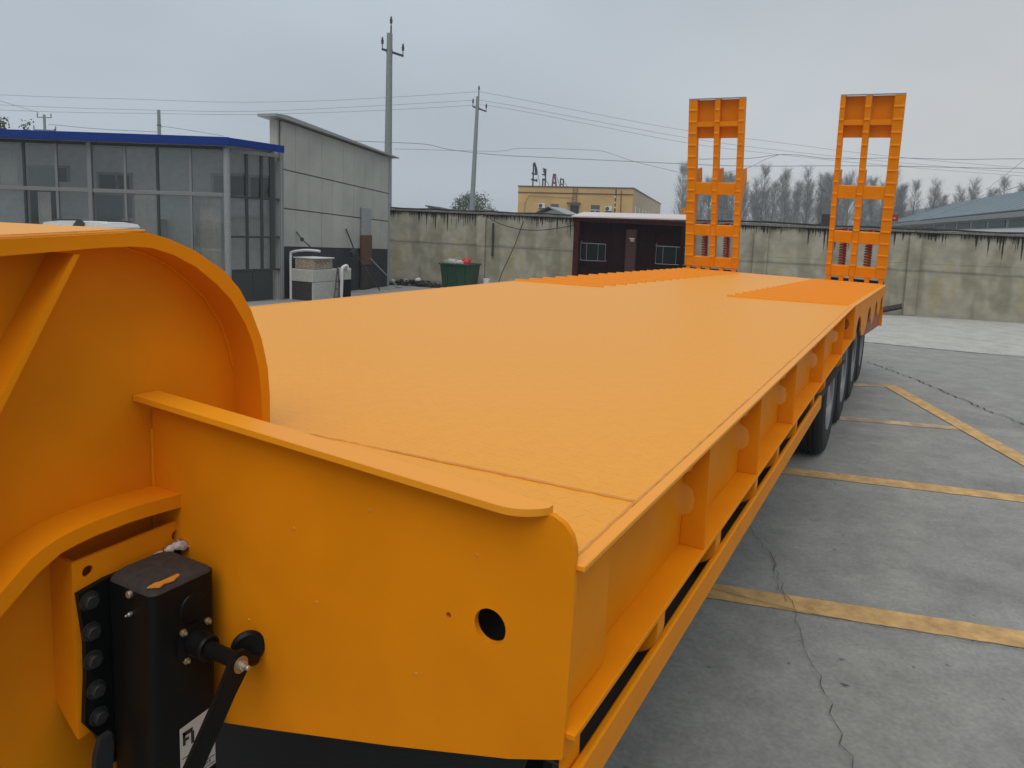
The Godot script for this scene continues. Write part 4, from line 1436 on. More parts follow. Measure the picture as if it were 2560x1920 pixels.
func ramp(t: Node3D, right: bool):
	# loading ramp folded upright at the tail; u across, v up, d behind
	var b0 := P(-1.262, -0.60, 12.2) if right else P(-3.47, -0.575, 12.2)
	var b1 := P(-0.424, -0.625, 12.2) if right else P(-2.60, -0.59, 12.2)
	var t0 := P(-1.214, 2.040, 11.75) if right else P(-3.441, 2.098, 11.75)
	var t1 := P(-0.365, 2.037, 11.75) if right else P(-2.572, 2.080, 11.75)
	var ux := (b1 - b0).normalized()
	var W := (b1 - b0).length()
	var vy := ((t0 - b0) - ux * (t0 - b0).dot(ux) * 0.0)
	var H := vy.length()
	vy = vy.normalized()
	var dz := ux.cross(vy).normalized() * -1.0      # away from the lens
	var o := node("loading_ramp", t)
	var at := func(u: float, v: float, d := 0.0) -> Vector3: return b0 + ux * u * W + vy * v * H + dz * d
	var slab := func(u0: float, u1: float, v0: float, v1: float, d0: float, d1: float, bev := 0.004) -> MB:
		var m := tmb()
		m.obox(at.call((u0 + u1) / 2, (v0 + v1) / 2, (d0 + d1) / 2), ux * W * (u1 - u0) / 2, vy * H * (v1 - v0) / 2, dz * (d1 - d0) / 2, bev)
		return m
	var beams := [[0.0, 0.085], [0.395, 0.495], [0.835, 1.0]]
	if not right:
		beams = [[0.0, 0.16], [0.475, 0.57], [0.90, 1.0]]
	for q in beams:
		part("rail", slab.call(q[0], q[1], 0.012, 1.0, 0.0, 0.13), M.paint, o)
	for i in 2:
		var ua: float = beams[i][1] + 0.002
		var ub: float = beams[i + 1][0] - 0.002
		for v in [[0.012, 0.07], [0.203, 0.268], [0.452, 0.522], [0.846, 0.874]]:
			part("cross_bar", slab.call(ua, ub, v[0], v[1], 0.003, 0.10), M.paint, o)
		part("back_plate", slab.call(ua, ub, 0.779, 0.998, 0.105, 0.117, 0.001), M.paint, o)
		var sp := tmb()
		var pts := []
		for k in 170:
			var a := k / 10.0 * TAU
			var c: Vector3 = at.call((ua + ub) / 2, lerpf(0.02, 0.275, k / 169.0), 0.2)
			pts.append(c + ux * 0.042 * cos(a) + dz * 0.042 * sin(a))
		sp.tube(pts, 0.0165, 6)
		part("spring", sp, M.spring, o)
	part("top_edge", slab.call(0.0, 1.0, 1.0005, 1.008, -0.004, 0.134, 0.001), M.galv, o)
	# knee plates behind each rail
	for q in beams:
		var m := tmb()
		var uo: float = q[1] - 0.015
		m.prism(poly([0.131, 0.40, 0.131, 0.60, 0.40, 0.60, 0.43, 0.53]), at.call(uo, 0.0, 0.0), dz, vy * H, ux * 0.012)
		part("knee_plate", m, M.paint, o)
	# grip angles welded on the rails
	for q in beams:
		for k in 14:
			var v := 0.075 + k * 0.0665
			var m := tmb()
			var c0: Vector3 = at.call(q[0] + 0.004, v, -0.001)
			m.prism(poly([0.0, 0.0, -0.012, 0.0, 0.0, 0.028]), c0, dz, vy, ux * W * (q[1] - q[0] - 0.008))
			part("grip_angle", m, M.paint, o)
	# hinge lugs and pin
	var hp := tmb()
	hp.tube([at.call(0.02, -0.012, 0.06), at.call(0.98, -0.012, 0.06)], 0.022, 10)
	part("hinge_pin", hp, M.black, o)
	for u in [0.06, 0.27, 0.44, 0.7, 0.93]:
		part("hinge_lug", slab.call(u - 0.04, u + 0.04, -0.035, 0.011, 0.01, 0.11), M.paint, o)
	# reflector square on the outer edge
	var rf := tmb()
	var uo := 1.03 if right else -0.03
	rf.obox(at.call(uo, 0.355 if right else 0.345, 0.03), ux * 0.05, vy * 0.05, dz * 0.006, 0.003)
	part("reflector", rf, M.spring if right else M.paint, o)
	rf = tmb()
	for k in [Vector2(0.02, 0.006), Vector2(0.0026, 0.02)]:
		rf.obox(at.call(uo, 0.355 if right else 0.345, 0.0225 if k.x > k.y else 0.0215), ux * k.x, vy * k.y, dz * 0.002)
	part("reflector_mark", rf, M.pale_pink, o)

func trailer():
	var t := thing("lowbed_trailer", "orange low-bed semi-trailer with chequered deck and two raised loading ramps", "trailer", T0)
	# deck
	var ws := [0.998, 1.27, 6.15, 7.4, 8.7, 10.0, 11.2, 12.3]
	var b := tmb()
	for i in ws.size() - 1:
		for j in 6:
			var xa := lerpf(XL, XR - 0.002, j / 6.0)
			var xb := lerpf(XL, XR - 0.002, (j + 1) / 6.0)
			var w0: float = ws[i]
			var w1: float = ws[i + 1]
			var e := 0.0015 if w1 < 2.0 else 0.0
			b.quad(P(xa, dy(xa, w0) + e, w0), P(xb, dy(xb, w0) + e, w0), P(xb, dy(xb, w1) + e, w1), P(xa, dy(xa, w1) + e, w1), Vector3.UP)
			b.quad(P(xa, dy(xa, w0) - 0.012, w0), P(xb, dy(xb, w0) - 0.012, w0), P(xb, dy(xb, w1) - 0.012, w1), P(xa, dy(xa, w1) - 0.012, w1), Vector3.DOWN)
	b.quad(P(XL, DK + 0.0015, 0.998), P(XR, DK + 0.0015, 0.998), P(XR, DK - 0.012, 0.998), P(XL, DK - 0.012, 0.998), Vector3.BACK)
	b.quad(P(XL, dy(XL, 12.3), 12.3), P(XR, dy(XR, 12.3), 12.3), P(XR, dy(XR, 12.3) - 0.012, 12.3), P(XL, dy(XL, 12.3) - 0.012, 12.3), Vector3.FORWARD)
	part("deck_plate", b, M.deck, t)
	# weld seams on the deck
	var seams := [[-0.4345, 1.0, -0.4345, 6.1], [-1.34, 1.262, -0.437, 1.30]]
	for q in seams:
		b = tmb()
		var k := int(Vector2(q[0] - q[2], q[1] - q[3]).length() / 0.02)
		var pts := []
		var rr := []
		for i in k + 1:
			var p := P(lerpf(q[0], q[2], float(i) / k), DK + 0.0005, lerpf(q[1], q[3], float(i) / k))
			pts.append(p + Vector3(rng.randf_range(-0.0018, 0.0018), 0, rng.randf_range(-0.0018, 0.0018)))
			rr.append(rng.randf_range(0.0024, 0.0046))
		b.tube(pts, rr, 6)
		part("weld_seam", b, M.weld, t)
	# grip bars of the tail
	for side in [[-0.448, -1.378], [-2.495, -3.408]]:
		for i in 20:
			var w := 6.17 + i * 0.3
			b = tmb()
			var pa := P(side[0], dy(side[0], w), w)
			var pb := P(side[1], dy(side[1], w), w)
			b.prism(poly([-0.013, -0.002, 0.013, -0.002, 0.011, 0.019, -0.011, 0.019]), pa, Vector3(0, 0, 1), Vector3.UP, pb - pa)
			part("grip_bar", b, M.gloss, t)
	side_beam(t, true)
	side_beam(t, false)
	# headboard: front plate with a lamp hole, and its cap strip
	var outline := poly([-1.452, -0.425, -1.0, -0.438, -0.478, -0.444, -0.462, -0.4455, -0.442, -0.455, -0.429, -0.471, -0.4225, -0.492, -0.421, -0.60, -0.428, -0.846, -0.526, -0.885, -0.776, -0.963, -1.085, -1.053, -1.452, -1.155])
	b = tmb()
	b.holed(outline, [circle(-0.570, -0.662, 0.0305, 28), circle(-0.653, -0.668, 0.0055, 12)], P(0, 0, 0.985), Vector3.RIGHT, Vector3.UP, Vector3(0, 0, -0.012))
	part("front_plate", b, M.paint, t)
	b = tmb()
	var plan := PackedVector2Array([Vector2(-1.452, 0.942), Vector2(-0.545, 0.942)])
	for k in 9:
		var a := k / 8.0
		plan.append(Vector2(-0.545 + 0.075 * a, 0.942 + 0.042 * pow(a, 2.6)))
	plan.append(Vector2(-0.470, 1.0))
	plan.append(Vector2(-1.452, 1.0))
	var tilt := Vector3(1.0, -0.047, 0.0)
	b.prism(plan, P(0.0, -0.4675, 0.0), tilt, Vector3(0, 0, -1), Vector3(0, 0.012, 0))
	part("cap_strip", b, M.gloss, t)
	for q in [[-1.450, -0.470, 0.9835, -1.450, -1.14, 0.9835], [-1.445, -0.4695, 0.9825, -0.56, -0.4965, 0.9825]]:
		b = tmb()
		var pa := P(q[0], q[1] + (0.0685 - 0.0685 if q[0] == q[3] else 0.062), q[2])
		var pb := P(q[3], q[4] + (0.0 if q[0] == q[3] else 0.048), q[5])
		var pts := []
		var rr := []
		for i in 41:
			pts.append(pa.lerp(pb, i / 40.0) + Vector3(rng.randf_range(-0.001, 0.001), rng.randf_range(-0.001, 0.001), 0))
			rr.append(rng.randf_range(0.004, 0.0065))
		b.tube(pts, rr, 6)
		part("weld_seam", b, M.paint, t)
	# runs and pimples in the paint of the headboard
	for q in [[-1.02, -0.60], [-0.96, -0.735], [-0.60, -0.545], [-0.83, -0.52], [-1.15, -0.83], [-0.72, -0.80]]:
		b = tmb()
		b.lathe([Vector2(0.0035, 0), Vector2(0.0028, 0.0015), Vector2(0, 0.002)], P(q[0], q[1], 0.985), Vector3(0, 0, 1), 8)
		part("paint_pimple", b, M.weld, t)
	# the left twin of the headboard
	b = tmb()
	var mir := PackedVector2Array()
	for p in outline:
		mir.append(Vector2(-3.82 - p.x, p.y))
	b.prism(mir, P(0, 0, 0.985), Vector3.RIGHT, Vector3.UP, Vector3(0, 0, -0.012))
	part("front_plate", b, M.paint, t)
	gooseneck(t)
	landing_leg(t)
	chassis(t)
	ramp(t, true)
	ramp(t, false)

func gooseneck(t: Node3D):
	var up := [0.0, -0.085, 0.35, -0.07, 0.654, -0.050, 0.749, -0.045, 0.843, -0.039, 0.887, -0.036, 0.928, -0.037, 0.973, -0.049, 1.034, -0.074, 1.108, -0.12, 1.150, -0.163, 1.182, -0.215, 1.213, -0.287, 1.231, -0.361, 1.237, -0.43, 1.237, -0.517]
	var lo := [1.213, -0.517, 1.211, -0.43, 1.204, -0.36, 1.187, -0.295, 1.167, -0.248, 1.127, -0.187, 1.088, -0.149, 1.034, -0.108, 0.982, -0.082, 0.933, -0.067, 0.887, -0.064, 0.828, -0.066, 0.748, -0.072, 0.652, -0.079, 0.35, -0.098, 0.0, -0.113]
	for q in [-1.46, -2.36]:
		var g := node("gooseneck_beam", t)
		var b := tmb()
		b.prism(poly(up + lo), P(q - 0.10, 0, 0), Vector3(0, 0, -1), Vector3.UP, Vector3(0.20, 0, 0))
		part("flange", b, M.paint, g)
		var wb := []
		for i in range(lo.size() / 2 - 1, -1, -1):
			wb.append(lo[2 * i])
			wb.append(lo[2 * i + 1] - 0.0005)
		wb += [1.213, -0.53, 1.9, -0.535, 1.9, -0.95, 1.2, -1.22, 0.0, -1.30]
		b = tmb()
		b.prism(poly(wb), P(q - 0.006, 0, 0), Vector3(0, 0, -1), Vector3.UP, Vector3(0.012, 0, 0))
		part("web", b, M.paint, g)
		var s := 1.0 if q > -2.0 else -1.0
		# slanting gusset
		b = tmb()
		b.prism(poly([0.779, -0.078, 0.791, -0.078, 0.507, -0.60, 0.493, -0.60]), P(q + s * 0.0065, 0, 0), Vector3(0, 0, -1), Vector3.UP, Vector3(s * 0.088, 0, 0))
		part("gusset", b, M.paint, g)
		# lower flange, bent down towards the front
		var lf := [1.0, -0.604, 0.93, -0.599, 0.872, -0.596, 0.80, -0.598, 0.758, -0.602, 0.725, -0.608, 0.699, -0.617, 0.675, -0.630, 0.655, -0.646, 0.624, -0.672, 0.45, -0.82, 0.2, -1.03]
		var thick := []
		for i in range(lf.size() / 2 - 1, -1, -1):
			thick.append(lf[2 * i] + (0.014 if lf[2 * i] < 0.70 else 0.006 if lf[2 * i] < 0.76 else 0.0))
			thick.append(lf[2 * i + 1] - 0.030)
		b = tmb()
		b.prism(poly(lf + thick), P(q + s * 0.0065, 0, 0), Vector3(0, 0, -1), Vector3.UP, Vector3(s * 0.094, 0, 0))
		part("lower_flange", b, M.paint, g)
		# weld along the web's foot on the curved flange
		b = tmb()
		var pts := []
		for i in range(2, lo.size() / 2):
			pts.append(P(q + s * 0.0085, lo[2 * i + 1] - 0.002, lo[2 * i]))
		b.tube(pts, 0.0045, 5)
		part("weld_seam", b, M.paint, g)
	# chequer plate on top, wrinkled weld at its rim
	var b := tmb()
	b.prism(poly([0.0, -0.075, 0.654, -0.044, 0.843, -0.033, 0.90, -0.0295, 0.925, -0.031, 0.925, -0.0365, 0.887, -0.0355, 0.0, -0.084]), P(-2.40, 0, 0), Vector3(0, 0, -1), Vector3.UP, Vector3(1.02, 0, 0))
	part("gooseneck_deck", b, M.deck, t)
	b = tmb()
	var pts := []
	var rr := []
	for i in 46:
		var w := lerpf(0.35, 0.93, i / 45.0)
		pts.append(P(-1.378 + rng.randf_range(-0.002, 0.002), lerpf(-0.0665, -0.0335, (w - 0.35) / 0.58), w))
		rr.append(rng.randf_range(0.0025, 0.005))
	b.tube(pts, rr, 6)
	part("weld_seam", b, M.weld, t)

func hex(b: MB, p: Vector3, axis: Vector3, r: float, h: float, stud := 0.0):
	b.lathe([Vector2(0, 0), Vector2(r, 0), Vector2(r, h * 0.85), Vector2(r * 0.85, h), Vector2(0, h)], p, axis, 6)
	if stud > 0.0:
		b.lathe([Vector2(r * 0.5, h), Vector2(r * 0.5, h + stud * 0.85), Vector2(r * 0.38, h + stud), Vector2(0, h + stud)], p, axis, 10)

func rounded(x0: float, x1: float, w0: float, w1: float, r: float) -> PackedVector2Array:
	var p := PackedVector2Array()
	for c in [[x1 - r, w1 - r, 0.0], [x0 + r, w1 - r, PI / 2], [x0 + r, w0 + r, PI], [x1 - r, w0 + r, 3 * PI / 2]]:
		for k in 6:
			var a: float = c[2] + k / 5.0 * PI / 2
			p.append(Vector2(c[0] + r * cos(a), c[1] + r * sin(a)))
	return p

func landing_leg(t: Node3D):
	# pressed bracket on the web, open at the top
	var g := node("leg_bracket", t)
	var b := tmb()
	b.holed(poly([0.757, -0.675, 1.005, -0.668, 1.005, -1.02, 0.757, -1.045]), [circle(0.788, -0.703, 0.0115, 20), circle(0.984, -0.700, 0.0115, 20)], P(-1.377, 0, 0), Vector3(0, 0, -1), Vector3.UP, Vector3(-0.008, 0, 0))
	part("face", b, M.paint, g)
	for q in [[0.757, 0.765, -0.675], [0.997, 1.005, -0.668]]:
		b = tmb()
		b.prism(poly([-1.3855, q[2], -1.4535, q[2] + 0.003, -1.4535, -0.99, -1.3855, -1.045]), P(0, 0, q[0]), Vector3.RIGHT, Vector3.UP, Vector3(0, 0, -(q[1] - q[0])))
		part("cheek", b, M.paint, g)
	var l := node("landing_leg", t)
	# flange plate bolted to the bracket
	b = tmb()
	b.prism(poly([0.760, -0.736, 0.815, -0.727, 1.003, -0.728, 1.003, -1.02, 0.842, -1.135, 0.808, -1.128, 0.785, -1.05, 0.762, -1.01, 0.769, -0.91, 0.770, -0.84]), P(-1.3765, 0, 0), Vector3(0, 0, -1), Vector3.UP, Vector3(0.013, 0, 0))
	part("mounting_plate", b, M.black, l)
	# square housing and sliding leg
	b = tmb()
	b.prism(rounded(-1.363, -1.22, 0.815, 0.962, 0.018), P(0, -1.45, 0), Vector3.RIGHT, Vector3(0, 0, -1), Vector3(0, 0.722, 0))
	part("housing", b, M.black, l)
	b = tmb()
	b.prism(rounded(-1.35, -1.235, 0.83, 0.94, 0.012), P(0, -1.97, 0), Vector3.RIGHT, Vector3(0, 0, -1), Vector3(0, 0.519, 0))
	part("inner_leg", b, M.black, l)
	b = tmb()
	b.box(P(-1.42, -2.0, 0.77), P(-1.16, -1.971, 1.0), 0.006)
	part("foot", b, M.black, l)
	# domed cap, dusty, with a flake of the orange paint
	b = tmb()
	var rings := []
	for k in 6:
		var q := k / 5.0
		var inset := 0.004 + 0.055 * pow(q, 1.6)
		rings.append([rounded(-1.366 + inset * 0.4, -1.217 - inset, 0.812 + inset, 0.965 - inset, maxf(0.006, 0.02 - inset * 0.2)), -0.728 + 0.019 * sin(q * PI / 2)])
	for k in 5:
		var pa: PackedVector2Array = rings[k][0]
		var pb: PackedVector2Array = rings[k + 1][0]
		for i in pa.size():
			var j := (i + 1) % pa.size()
			var a := P(pa[i].x, rings[k][1], pa[i].y)
			var c := P(pa[j].x, rings[k][1], pa[j].y)
			var d := P(pb[j].x, rings[k + 1][1], pb[j].y)
			var e := P(pb[i].x, rings[k + 1][1], pb[i].y)
			var nn := (c - a).cross(e - a).normalized()
			if nn.y < 0:
				nn = -nn
			b.quad(a, c, d, e, nn)
	b.prism(rings[5][0], P(0, rings[5][1] - 0.002, 0), Vector3.RIGHT, Vector3(0, 0, -1), Vector3(0, 0.002, 0))
	part("cap", b, M.dusty, l)
	b = tmb()
	b.prism(poly([-1.243, 0.823, -1.247, 0.842, -1.262, 0.868, -1.262, 0.893, -1.236, 0.889, -1.226, 0.868, -1.231, 0.852, -1.225, 0.838]), P(0, -0.7165, 0), Vector3.RIGHT, Vector3(0, 0, -1), Vector3(0, 0.003, 0))
	part("paint_flake", b, M.weld, l)
	b = tmb()
	for q in [[-1.36, -0.716, 0.955, 0.012], [-1.352, -0.712, 0.972, 0.016], [-1.345, -0.718, 0.990, 0.012], [-1.338, -0.727, 1.0, 0.008], [-1.365, -0.722, 0.935, 0.010]]:
		var bb := mb()
		blob(bb, Vector3(q[3], q[3] * 0.5, q[3]), 0.9)
		for k in bb.v.size():
			b.v.append(bb.v[k] + P(q[0], q[1], q[2]) - T0)
			b.n.append(bb.n[k])
			b.u.append(bb.u[k])
	part("torn_tape", b, M.pale_pink, l)
	# flange bolts
	for q in [[0.780, -0.757], [0.781, -0.822], [0.782, -0.882], [0.786, -0.948], [0.789, -1.008], [0.975, -0.80], [0.975, -0.88]]:
		b = tmb()
		b.lathe([Vector2(0.019, 0), Vector2(0.019, 0.003), Vector2(0, 0.003)], P(-1.3635, q[1], q[0]), Vector3.RIGHT, 18)
		hex(b, P(-1.3605, q[1], q[0]), Vector3.RIGHT, 0.0145, 0.012)
		part("flange_bolt", b, M.bolt_black, l)
	# small plated fasteners
	for q in [[-1.283, -0.735, 0.8148, 0], [-1.283, -0.776, 0.8148, 1], [-1.2195, -0.830, 0.937, 2], [-1.2195, -0.828, 0.880, 2], [-1.2195, -0.890, 0.885, 2]]:
		b = tmb()
		var axis := Vector3(0, 0, 1) if q[3] < 2 else Vector3.RIGHT
		hex(b, P(q[0], q[1], q[2]), axis, 0.0075 if q[3] != 1 else 0.0045, 0.007, 0.006 if q[3] != 0 else 0.0)
		part("plated_bolt", b, M.zinc if q[3] < 2 else M.yellow_zinc, l)
	# raised boss near the top of the front face
	b = tmb()
	b.lathe([Vector2(0.030, 0), Vector2(0.028, 0.004), Vector2(0.022, 0.005), Vector2(0, 0.005)], P(-1.2205, -0.785, 0.905), Vector3.RIGHT, 24)
	part("cover_boss", b, M.black, l)
	# drive: hub, shaft, crank
	var hy := -0.859
	var hw := 0.905
	b = tmb()
	b.lathe([Vector2(0.040, 0), Vector2(0.040, 0.004), Vector2(0.026, 0.006), Vector2(0.026, 0.045), Vector2(0.023, 0.05), Vector2(0, 0.05)], P(-1.2198, hy, hw), Vector3.RIGHT, 24)
	part("hub", b, M.black, l)
	b = tmb()
	b.lathe([Vector2(0.0155, 0), Vector2(0.0155, 0.088), Vector2(0.013, 0.091), Vector2(0, 0.091)], P(-1.17, hy, hw), Vector3.RIGHT, 18)
	part("shaft", b, M.black, l)
	var c := node("crank", l) if false else l
	var piv := P(-1.088, -0.861, 0.903)
	var tip := P(-1.075, -1.10, 0.715)
	b = tmb()
	var dn := (tip - piv).normalized()
	var sdv := dn.cross(Vector3.RIGHT).normalized()
	var arm := PackedVector2Array()
	for k in 13:
		var a := PI * k / 12.0
		arm.append(Vector2(-0.027 * sin(a), 0.027 * cos(a)))
	arm.append(Vector2(0.05, -0.0225))
	arm.append(Vector2((tip - piv).length(), -0.021))
	arm.append(Vector2((tip - piv).length(), 0.021))
	arm.append(Vector2(0.05, 0.0225))
	b.prism(arm, piv, dn, sdv, Vector3(0.009, 0, 0))
	part("crank_arm", b, M.black, c)
	b = tmb()
	b.lathe([Vector2(0.0165, 0.0), Vector2(0.0165, 0.002), Vector2(0, 0.002)], piv + Vector3(0.0092, 0, 0), Vector3.RIGHT, 20)
	part("washer", b, M.yellow_zinc, c)
	b = tmb()
	hex(b, piv + Vector3(0.0112, 0, 0), Vector3.RIGHT, 0.0105, 0.009, 0.012)
	part("crank_bolt", b, M.zinc, c)
	b = tmb()
	var kd := (P(-1.105, -0.898, 0.975) - piv).normalized()
	b.tube([piv - kd * 0.005 + Vector3(-0.012, 0, 0), piv + kd * 0.072 + Vector3(-0.012, 0, 0)], 0.015, 16)
	part("crank_stub", b, M.black, c)
	b = tmb()
	b.lathe([Vector2(0, -0.006), Vector2(0.030, -0.006), Vector2(0.034, 0.0), Vector2(0.034, 0.006), Vector2(0.028, 0.012), Vector2(0, 0.012)], piv + Vector3(-0.040, -0.010, -0.060), Vector3(0.8, 0.1, 0.55), 24)
	part("crank_disc", b, M.black, c)
	# rubber flap that hangs beside the leg
	b = tmb()
	var fp := PackedVector2Array([Vector2(0.790, -1.028), Vector2(0.794, -1.06), Vector2(0.788, -1.12), Vector2(0.80, -1.24), Vector2(0.765, -1.26), Vector2(0.752, -1.12), Vector2(0.758, -1.06), Vector2(0.768, -1.03)])
	b.prism(fp, P(-1.335, 0, 0), Vector3(0, 0, -1), Vector3.UP, Vector3(0.014, 0, 0))
	part("rubber_flap", b, M.rubber, l)
	# maker's sticker on the front face
	b = tmb()
	b.prism(poly([0.868, -1.032, 0.951, -1.026, 0.951, -1.160, 0.868, -1.166]), P(-1.2195, 0, 0), Vector3(0, 0, -1), Vector3.UP, Vector3(0.0012, 0, 0))
	part("sticker", b, M.label, l)
	var ink := func(w0: float, y0: float, w1: float, y1: float, k: MB): k.box(P(-1.2182, y0, w0), P(-1.2176, y1, w1))
	b = tmb()
	for q in [[0.874, -1.052, 0.897, -1.043], [0.874, -1.043, 0.880, -1.072], [0.880, -1.064, 0.888, -1.058], [0.893, -1.052, 0.900, -1.078], [0.871, -1.100, 0.949, -1.0985], [0.871, -1.140, 0.949, -1.1385], [0.871, -1.155, 0.949, -1.1535]]:
		ink.call(q[0], q[1], q[2], q[3], b)
	part("printed_mark", b, M.ink, l)
	for q in [["2231018", 0.902, -1.150, 0.0095], ["2000", 0.920, -1.087, 0.008], ["5000", 0.920, -1.097, 0.008]]:
		var tm := TextMesh.new()
		tm.text = q[0]
		var fnt := SystemFont.new()
		fnt.font_names = PackedStringArray(["Droid Sans"])
		tm.font = fnt
		tm.font_size = 32
		tm.pixel_size = q[3] / 32.0
		tm.depth = 0.0006
		tm.horizontal_alignment = HORIZONTAL_ALIGNMENT_LEFT
		tm.material = M.ink
		place("printed_text", tm, l, Transform3D(Basis(Vector3.UP, PI / 2), P(-1.2178, q[2] + 0.004, q[1]) - T0))

func chassis(t: Node3D):
	# main beams, cross members, axles and wheels under the deck
	for x in [-1.46, -2.36]:
		var g := node("main_beam", t)
		for q in [[0.006, -0.533, -0.93], [0.07, -0.9305, -0.945]]:
			var b := tmb()
			if q[0] < 0.01:
				b.prism(poly([1.905, -0.54, 6.1, -0.54, 11.9, -0.70, 11.9, -0.93, 1.905, -0.93]), P(x - q[0], 0, 0), Vector3(0, 0, -1), Vector3.UP, Vector3(2.0 * q[0], 0, 0))
			else:
				b.box(P(x - q[0], q[1], 1.905), P(x + q[0], q[2], 11.9))
			part("web" if q[0] < 0.01 else "flange", b, M.paint, g)
	for k in 14:
		var b := tmb()
		var w := 1.5 + k * 0.78
		b.prism(poly([-0.50, -0.78, -3.32, -0.78, -3.32, dy(XL, w) - 0.05, -0.50, dy(XR, w) - 0.05]), P(0, 0, w), Vector3.RIGHT, Vector3.UP, Vector3(0, 0, -0.06))
		part("cross_member", b, M.paint, t)
	var b := tmb()
	b.box(P(XL + 0.02, -0.73, 12.302), P(XR - 0.02, -1.0, 12.40), 0.01)
	part("tail_beam", b, M.paint, t)
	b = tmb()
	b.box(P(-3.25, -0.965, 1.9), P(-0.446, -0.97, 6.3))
	part("added_shade_sheet", b, M.under, t)  # added dark sheet, makes the gap above the guard rail black
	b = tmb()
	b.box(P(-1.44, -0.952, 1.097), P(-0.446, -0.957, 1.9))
	part("added_shade_sheet", b, M.under, t)  # front piece of the same added dark sheet
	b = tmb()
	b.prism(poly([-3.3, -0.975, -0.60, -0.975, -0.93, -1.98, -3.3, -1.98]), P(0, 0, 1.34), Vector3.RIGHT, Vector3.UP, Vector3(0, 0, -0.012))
	part("added_shade_screen", b, M.rubber, t)  # added black screen, darkens the view below the front plate
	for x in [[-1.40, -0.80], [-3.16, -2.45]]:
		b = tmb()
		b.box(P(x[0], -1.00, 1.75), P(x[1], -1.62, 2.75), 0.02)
		part("added_shade_box", b, M.black, t)  # added black boxes that stand in for the shade below the deck
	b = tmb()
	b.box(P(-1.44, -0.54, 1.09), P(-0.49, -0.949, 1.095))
	part("added_dark_backing", b, M.under, t)  # added dark sheet, so the hole in the front plate shows black
	var tyre := mb()
	tyre.lathe([Vector2(0.30, -0.10), Vector2(0.34, -0.125), Vector2(0.44, -0.135), Vector2(0.505, -0.122), Vector2(0.532, -0.095), Vector2(0.54, -0.06), Vector2(0.54, -0.052), Vector2(0.527, -0.05), Vector2(0.527, -0.042), Vector2(0.541, -0.04), Vector2(0.541, -0.004), Vector2(0.528, -0.003), Vector2(0.528, 0.003), Vector2(0.541, 0.004), Vector2(0.541, 0.04), Vector2(0.527, 0.042), Vector2(0.527, 0.05), Vector2(0.54, 0.052), Vector2(0.54, 0.06), Vector2(0.532, 0.095), Vector2(0.505, 0.122), Vector2(0.44, 0.135), Vector2(0.34, 0.125), Vector2(0.30, 0.10)], Vector3.ZERO, Vector3.RIGHT, 56)
	var tm := tyre.mesh(M.rubber)
	var rim := mb()
	rim.lathe([Vector2(0.302, -0.09), Vector2(0.302, 0.112), Vector2(0.315, 0.118), Vector2(0.310, 0.126), Vector2(0.285, 0.118), Vector2(0.27, 0.05), Vector2(0.20, 0.0), Vector2(0.15, 0.0), Vector2(0.14, 0.06), Vector2(0.10, 0.11), Vector2(0.0, 0.11)], Vector3.ZERO, Vector3.RIGHT, 40)
	for k in 10:
		var a := TAU * k / 10
		rim.lathe([Vector2(0, 0.0), Vector2(0.018, 0), Vector2(0.018, 0.03), Vector2(0, 0.035)], Vector3(0.0, 0.172 * cos(a), 0.172 * sin(a)), Vector3.RIGHT, 6)
	var rm := rim.mesh(M.rim)
	for w in [7.22, 8.55, 9.88, 11.21]:
		b = tmb()
		b.tube([P(-3.0, -1.46, w), P(-0.85, -1.46, w)], 0.075, 12)
		part("axle", b, M.black, t)
		for x in [-0.735, -1.035, -2.785, -3.085]:
			var wh := node("wheel", t, P(x, -1.459, w) - T0)
			if x < -1.9:
				wh.rotation.y = PI
			place("tyre", tm, wh)
			place("rim", rm, wh)
		for x in [-1.3, -2.52]:
			b = tmb()
			b.box(P(x - 0.05, -0.95, w - 0.05), P(x + 0.05, -1.38, w + 0.05), 0.01)
			b.obox(P(x, -1.33, w), Vector3(0.05, 0, 0), Vector3(0, 0.03, 0), Vector3(0, 0, 0.55), 0.01)
			part("spring_hanger", b, M.black, t)

